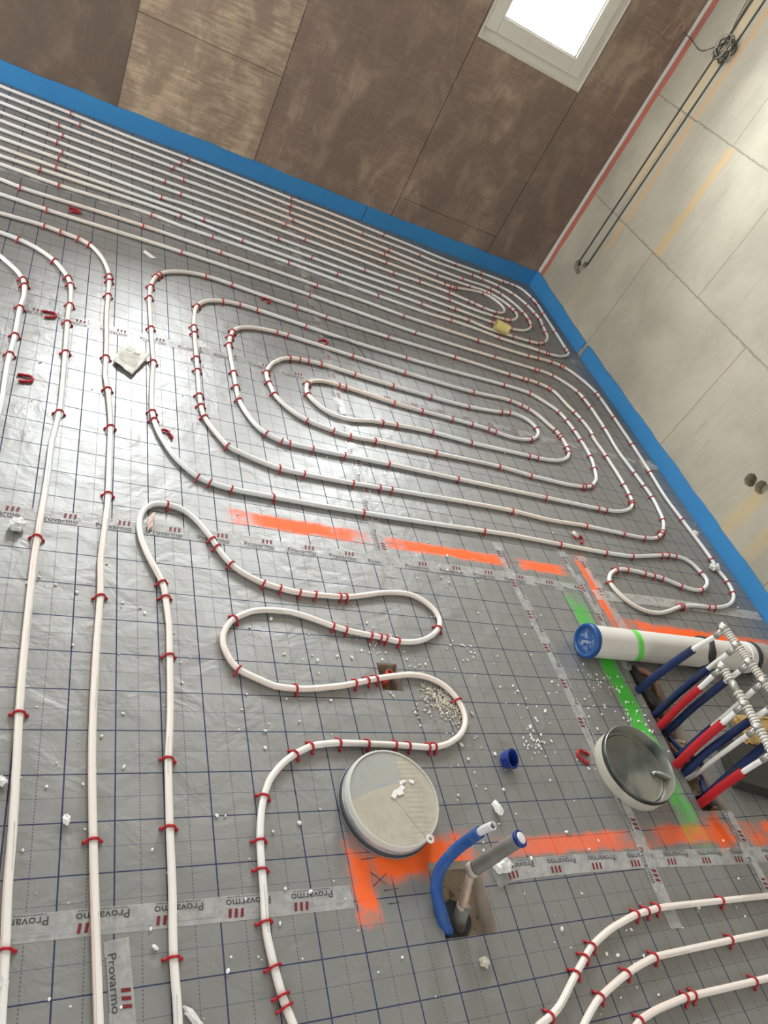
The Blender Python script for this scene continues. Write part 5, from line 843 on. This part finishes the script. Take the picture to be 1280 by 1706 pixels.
bm = bmesh.new(); lathe(bm, [(0.0, 0.0), (0.040, 0.0), (0.045, 0.004), (0.0, 0.008)], 24, wob=0.08)  # flat black disc paints the pit's deep shade; the slab is not hollowed
o = finish(bm, 'pit_shade_disc', RUBBER); o.location = (0.985, -1.135, -0.0545); tag(o, 'dark pit at the bottom of the square hole where pipes enter', 'pit')

# ------------------------------------------------------------------ small red tube in the little hole
t = empty('conduit_stub', (0.952, -0.505, -0.054), 'red conduit stub standing in the little hole under the snaking pipe', 'conduit')
bm = bmesh.new(); rr = 0.0105
P = spline([(-0.010, -0.012, 0.0), (-0.006, -0.004, 0.03), (-0.002, 0.003, 0.045), (0.000, 0.006, 0.060)], 0.004)
tube(bm, P, rr, 20, caps=False, radii=[rr + (0.0008 if i % 2 else 0) for i in range(len(P))])
REDC = plain('red_conduit', (0.55, 0.06, 0.035), 0.45)
o = finish(bm, 'tube_wall', REDC, t); sd = o.modifiers.new('thick', 'SOLIDIFY'); sd.thickness = 0.0022; sd.offset = -1
# ------------------------------------------------------------------ wall fittings on the block wall
CABLE = plain('dark_grey_cable', (0.055, 0.055, 0.05), 0.55)
loose_tube([(WX + 0.02, 2.585, 0.372), (WX + 0.004, 2.587, 0.41), (WX + 0.004, 2.588, 1.0), (WX + 0.004, 2.587, 1.8), (WX + 0.004, 2.587, 2.56)], 0.0068, CABLE, 'wall_cable', 'grey cable set in the left groove of the block wall, above the drilled hole', 'cable', step=0.1)
loose_tube([(WX + 0.02, 2.515, 0.378), (WX + 0.004, 2.497, 0.44), (WX + 0.004, 2.495, 1.0), (WX + 0.004, 2.495, 1.8), (WX + 0.004, 2.495, 2.56)], 0.0068, CABLE, 'wall_cable', 'grey cable set in the right groove of the block wall, above the drilled hole', 'cable', step=0.1)
t = empty('cable_coil', (WX - 0.03, 2.505, 1.72), 'tangled coil of dark cable hanging on the block wall near the corner', 'cable coil')
crn = random.Random(5); cc = Vector((WX - 0.035, 2.503, 1.722))
for q in range(9):
    bm = bmesh.new(); a0 = crn.uniform(0, 6); rx = crn.uniform(0.040, 0.066); rz = crn.uniform(0.034, 0.055); tilt = crn.uniform(-0.9, 0.9); ox, oz = crn.uniform(-0.016, 0.016), crn.uniform(-0.016, 0.012); dx = crn.uniform(-0.022, 0.020)
    pts = []
    for k in range(27):
        a = a0 + 2*pi*k/25; y = rx*cos(a); z = rz*sin(a); y, z = y*cos(tilt)-z*sin(tilt), y*sin(tilt)+z*cos(tilt)
        pts.append(cc + Vector((dx + 0.010*sin(a*2+q), y+ox, z+oz)))
    tube(bm, pts, crn.choice([0.0026, 0.0032, 0.0038]), 8); o = finish(bm, 'cable_loop', CABLE if q % 3 else plain('pale_cable', (0.32, 0.30, 0.25), 0.5)); o.parent = t; o.matrix_parent_inverse = Matrix.Translation(-t.location)
for pts, r in (([(WX-0.01, 2.56, 1.77), (WX-0.012, 2.60, 1.90), (WX-0.01, 2.62, 2.1), (WX-0.006, 2.63, 2.5)], 0.0022), ([(WX-0.01, 2.56, 1.77), (WX-0.012, 2.585, 1.93), (WX-0.01, 2.585, 2.15), (WX-0.006, 2.59, 2.5)], 0.0022),
               ([(WX-0.03, 2.57, 1.735), (WX-0.03, 2.63, 1.69), (WX-0.02, 2.72, 1.665), (WX-0.03, 2.84, 1.69), (WX-0.06, 2.90, 1.70)], 0.0026)):
    bm = bmesh.new(); tube(bm, spline(pts, 0.01), r, 8); o = finish(bm, 'cable_end', CABLE); o.parent = t; o.matrix_parent_inverse = Matrix.Translation(-t.location)
COPPER = plain('bare_copper', (0.75, 0.45, 0.32), 0.3, metal=0.7)
for pts in ([(WX-0.06, 2.90, 1.70), (WX-0.10, 2.905, 1.745), (WX-0.14, 2.905, 1.735), (WX-0.165, 2.905, 1.68), (WX-0.175, 2.905, 1.63)], [(WX-0.06, 2.90, 1.70), (WX-0.075, 2.90, 1.735), (WX-0.10, 2.90, 1.725), (WX-0.105, 2.90, 1.68), (WX-0.09, 2.90, 1.64)], [(WX-0.03, 2.63, 1.69), (WX-0.032, 2.645, 1.672), (WX-0.032, 2.645, 1.655)]):
    bm = bmesh.new(); tube(bm, spline(pts, 0.006), 0.0012, 6); o = finish(bm, 'copper_end', COPPER); tag(o, 'shiny bare copper end'); o.parent = t; o.matrix_parent_inverse = Matrix.Translation(-t.location)
# ------------------------------------------------------------------ odds and ends on the foil
t = empty('foam_tube_piece', (2.324, 1.946, 0.022), 'short yellow foam tube piece lying on the pipes in front of the far corner', 'foam tube', rot=(0, 0, -0.35))
YEL = plain('yellow_foam', (0.62, 0.52, 0.20), 0.85, var=0.2, scale=60)
bm = bmesh.new(); lathe(bm, [(0.026, -0.042), (0.033, -0.042), (0.033, 0.042), (0.026, 0.042), (0.026, -0.042)], 36, M=Matrix.Translation((0, 0, 0.022)) @ RX); bmesh.ops.recalc_face_normals(bm, faces=bm.faces); finish(bm, 'foam_wall', YEL, t, auto=0.6)
# crumpled paper tag
PAPER = plain('off_white_paper', (0.66, 0.65, 0.58), 0.6, var=0.06, scale=20, dirt=(0.62, 0.58, 0.36), dirt_t=(0.58, 0.75))
t = empty('paper_tag', (0.22, 0.72, 0.004), 'crumpled off-white paper tag with printing, lying between two pipes at left', 'paper tag')
CN = [Vector((0.168, 0.690, 0.008)), Vector((0.194, 0.800, 0.011)), Vector((0.292, 0.775, 0.013)), Vector((0.232, 0.634, 0.006))]
def pq(u, v):
    a = CN[0].lerp(CN[1], v); b = CN[3].lerp(CN[2], v); p = a.lerp(b, u)
    return p + Vector((0, 0, 0.001 + 0.004*abs(sin(u*5+v*4)) + 0.003*abs(sin(v*9-u*3))))
bm = bmesh.new(); G = [[bm.verts.new(pq(i/14, j/14)) for i in range(15)] for j in range(15)]
for j in range(14):
    for i in range(14):
        if (i < 2 and j > 12 - i): continue
        bm.faces.new((G[j][i], G[j][i+1], G[j+1][i+1], G[j+1][i])).smooth = True
for v in [v for v in bm.verts if not v.link_faces]: bm.verts.remove(v)
o = finish(bm, 'paper_sheet', PAPER); sd = o.modifiers.new('thick', 'SOLIDIFY'); sd.thickness = 0.0004; o.parent = t; o.matrix_parent_inverse = Matrix.Translation(-t.location)
bm = bmesh.new(); prn = random.Random(4)
def ptq(u0, u1, v0, v1):
    bm.faces.new([bm.verts.new(pq(u, v) + Vector((0, 0, 0.0009))) for u, v in ((u0, v0), (u1, v0), (u1, v1), (u0, v1))])
for j in range(9):
    v = 0.22 + j*0.055; u = 0.12
    while u < 0.85:
        w_ = prn.uniform(0.01, 0.04); ptq(u, u+w_, v, v+0.012); u += w_ + 0.012
for q in range(18): ptq(0.50 + q*0.013, 0.506 + q*0.013, 0.74, 0.86)
ptq(0.22, 0.40, 0.76, 0.80)
o = finish(bm, 'small_print', plain('grey_print', (0.28, 0.28, 0.25), 0.7)); o.parent = t; o.matrix_parent_inverse = Matrix.Translation(-t.location)
loose_tube([(1.058, 1.352, 0.003), (1.075, 1.30, 0.003), (1.115, 1.304, 0.004), (1.15, 1.30, 0.012), (1.18, 1.285, 0.024), (1.235, 1.235, 0.024), (1.27, 1.19, 0.004), (1.285, 1.17, 0.003)], 0.0017, RUBBER, 'wire_offcut', 'thin black wire offcut looping over the outer oval straight', 'wire', n=6)
def lump(x, y, sx, sy, sz, mat, name, label, cat, seed, z=0.0):
    rnd = random.Random(seed); bm = bmesh.new(); bmesh.ops.create_icosphere(bm, subdivisions=3, radius=1.0)
    for v in bm.verts:
        n = v.co.normalized(); k = 1 + 0.22*sin(n.x*5+seed)*cos(n.y*6+seed*2) + 0.16*sin(n.z*9+n.x*7+seed) + rnd.uniform(-.08, .08)
        v.co = Vector((n.x*sx*k, n.y*sy*k, n.z*sz*k))
    zmin = min(v.co.z for v in bm.verts)
    for v in bm.verts: v.co.z -= zmin
    o = finish(bm, name, mat); o.location = (x, y, z + 0.0006); o.rotation_euler = (0, 0, seed)
    return tag(o, label, cat)
CRN = plain('crumpled_film', (0.72, 0.72, 0.70), 0.35, var=0.12, scale=80, bump=0.5)
lump(-0.045, -0.135, .022, .018, .012, CRN, 'crumpled_tape', 'crumpled ball of clear tape by the middle left pipe', 'crumpled tape', 1)
lump(2.872, 0.205, .020, .040, .012, CRN, 'crumpled_tape', 'crumpled white tape sticking to the pipe beside the right wall strip', 'crumpled tape', 2)
lump(2.90, 0.425, .014, .014, .012, CRUMB, 'foam_bead_lump', 'single white foam lump between the last pipe and the blue strip', 'foam lump', 3)
lump(0.995, -1.238, .010, .011, .008, GRAVEL, 'mortar_crumb', 'beige mortar crumb near the bottom, below the hole with the grey pipe', 'crumb', 4)
lump(1.165, -0.90, .018, .009, .009, CRUMB, 'mortar_crumb', 'off-white crumb just above the cut blue sleeve', 'crumb', 5)
lump(0.29, -0.045, .008, .035, .006, plain('pink_white_peel', (0.72, 0.55, 0.48), 0.6, var=0.3, scale=90), 'peeled_strip', 'pinkish white peel inside the first bend of the snaking pipe', 'peel', 6)
lump(0.355, -1.255, .007, .024, .004, CRN, 'peeled_strip', 'thin pale peel beside the snaking pipe at the bottom', 'peel', 7)
lump(0.122, -0.895, .011, .007, .007, CRUMB, 'foam_crumb_lump', 'white foam lump touching the left pipe above its lowest clip', 'foam lump', 8)
lump(-0.005, -0.815, .013, .009, .008, CRUMB, 'foam_crumb_lump', 'white foam lump left of the middle left pipe near the photo edge', 'foam lump', 9)
lump(0.035, -1.165, .012, .016, .009, CRN, 'crumpled_tape', 'crumpled white scrap below the left tape, bottom left', 'crumpled tape', 10)
lump(1.120, -1.040, .020, .026, .010, CRN, 'crumpled_tape', 'puckered tape end beside the hole with the grey pipe', 'crumpled tape', 11)
bm = bmesh.new(); vs = [bm.verts.new(p) for p in ((0.27, 1.565, 0.003), (0.302, 1.535, 0.002), (0.325, 1.545, 0.004), (0.278, 1.58, 0.008))]; bm.faces.new(vs)
o = finish(bm, 'foil_scrap', plain('white_scrap', (0.75, 0.75, 0.72), 0.6)); sd = o.modifiers.new('thick', 'SOLIDIFY'); sd.thickness = 0.0008; tag(o, 'small white triangular scrap below the parallel pipes at left', 'scrap')
bm = bmesh.new()
for a, b in (((0.748, -1.003), (0.790, -1.000)), ((0.765, -1.030), (0.800, -1.060)), ((0.765, -1.062), (0.806, -1.036)), ((0.790, -1.072), (0.828, -1.070)), ((0.795, -1.100), (0.826, -1.099))):
    a, b = Vector((*a, 0.0004)), Vector((*b, 0.0004)); d = (b-a).normalized(); nn = Vector((-d.y, d.x, 0))*0.0012
    bm.faces.new([bm.verts.new(p) for p in (a-nn, b-nn*0.5, b+nn*0.5, a+nn)])
tag(finish(bm, 'marker_strokes', INK), 'short black marker strokes drawn on the orange patch beside the dusty cap', 'marker strokes')
# scattered crumbs nobody could count
def crumbs(name, spots, mat, label, seed, smin=0.0015, smax=0.0048):
    rnd = random.Random(seed); bm = bmesh.new()
    for x, y, sp, n in spots:
        for _ in range(int(n*1.5)):
            px_ = x + rnd.gauss(0, sp); py_ = y + rnd.gauss(0, sp); s = rnd.uniform(smin, smax) * (1.4 if rnd.random() < .12 else 1)
            if any(h[0]-.004 < px_ < h[1]+.004 and h[2]-.004 < py_ < h[3]+.004 for h in (HA, HE, HS, (1.945, 2.065, -.925, -.40))): continue
            if (px_-0.845)**2 + (py_+0.88)**2 < 0.018 or (px_-1.712)**2 + (py_+0.795)**2 < 0.018 or px_ > WX - 0.02: continue
            M = Matrix.Translation((px_, py_, 0.0005+s*0.45)) @ Matrix.Rotation(rnd.uniform(0, 3), 4, 'Z') @ Matrix.Rotation(rnd.uniform(-.5, .5), 4, 'X') @ Matrix.Diagonal((s*rnd.uniform(.7, 1.5), s*rnd.uniform(.6, 1), s*rnd.uniform(.4, .8), 1))
            bmesh.ops.create_icosphere(bm, subdivisions=1, radius=1.0, matrix=M)
    return tag(finish(bm, name, mat), label, 'crumbs', kind='stuff')
sp = [(rx_, ry_, 0.10, 7) for rx_, ry_ in ((0.1, -0.35), (0.1, -0.75), (0.05, -1.05), (0.3, -1.2), (0.45, -0.9), (0.55, -1.1), (0.3, -0.5), (0.7, -0.4), (1.0, -0.7), (0.8, -1.3), (1.2, -0.45), (1.5, -0.25), (1.45, -0.9), (1.3, -1.25), (1.6, -0.5), (1.2, -0.95), (1.7, -1.2), (1.9, -1.15))]
sp += [(0.95, -0.40, 0.05, 22), (1.25, -0.40, 0.03, 14), (1.39, -0.70, 0.025, 24), (1.75, -0.55, 0.08, 20), (0.60, -0.62, 0.12, 12), (1.30, -0.10, 0.12, 10), (1.85, 0.30, 0.3, 14), (0.5, 0.6, 0.5, 14), (2.3, 0.5, 0.5, 16), (1.2, 1.3, 0.6, 14), (1.42, -1.27, 0.05, 9), (1.78, -0.50, 0.05, 14), (1.85, -0.62, 0.04, 8), (1.40, -0.55, 0.08, 14), (1.15, -0.78, 0.06, 10), (1.05, -0.48, 0.02, 10), (0.02, -0.30, 0.02, 6), (1.85, -0.60, 0.05, 14)]
crumbs('foam_crumbs', sp, CRUMB, 'white crumbs strewn over the foil, thickest around the two round caps', 21)
crumbs('grit_pile', [(1.105, -0.585, 0.022, 170), (1.065, -0.545, 0.012, 40), (1.14, -0.62, 0.02, 40), (1.05, -0.60, 0.03, 30)], GRAVEL, 'small spill of sandy grit inside the last bend of the snaking pipe', 22, 0.001, 0.0042)

rnd = random.Random(31); bm = bmesh.new()
for _ in range(260):
    if rnd.random() < .75: px_, py_ = rnd.uniform(1.952, 2.058), rnd.uniform(-0.915, -0.41)
    else: px_, py_ = rnd.uniform(0.925, 1.055), rnd.uniform(-1.175, -1.03)
    s_ = rnd.uniform(0.003, 0.013) if px_ > 1.5 else rnd.uniform(0.001, 0.004); M = Matrix.Translation((px_, py_, -0.054 + s_*0.4 + (rnd.uniform(0, 0.025) if px_ > 1.5 else 0.0))) @ Matrix.Rotation(rnd.uniform(0, 3), 4, 'Z') @ Matrix.Rotation(rnd.uniform(-.6, .6), 4, 'X') @ Matrix.Diagonal((s_, s_*rnd.uniform(.5, 1), s_*rnd.uniform(.3, .8), 1))
    bmesh.ops.create_icosphere(bm, subdivisions=1, radius=1.0, matrix=M)
tag(finish(bm, 'slot_debris', DEBRIS), 'brown rubble lying in the slot and in the square hole around the pipes', 'rubble', kind='stuff')
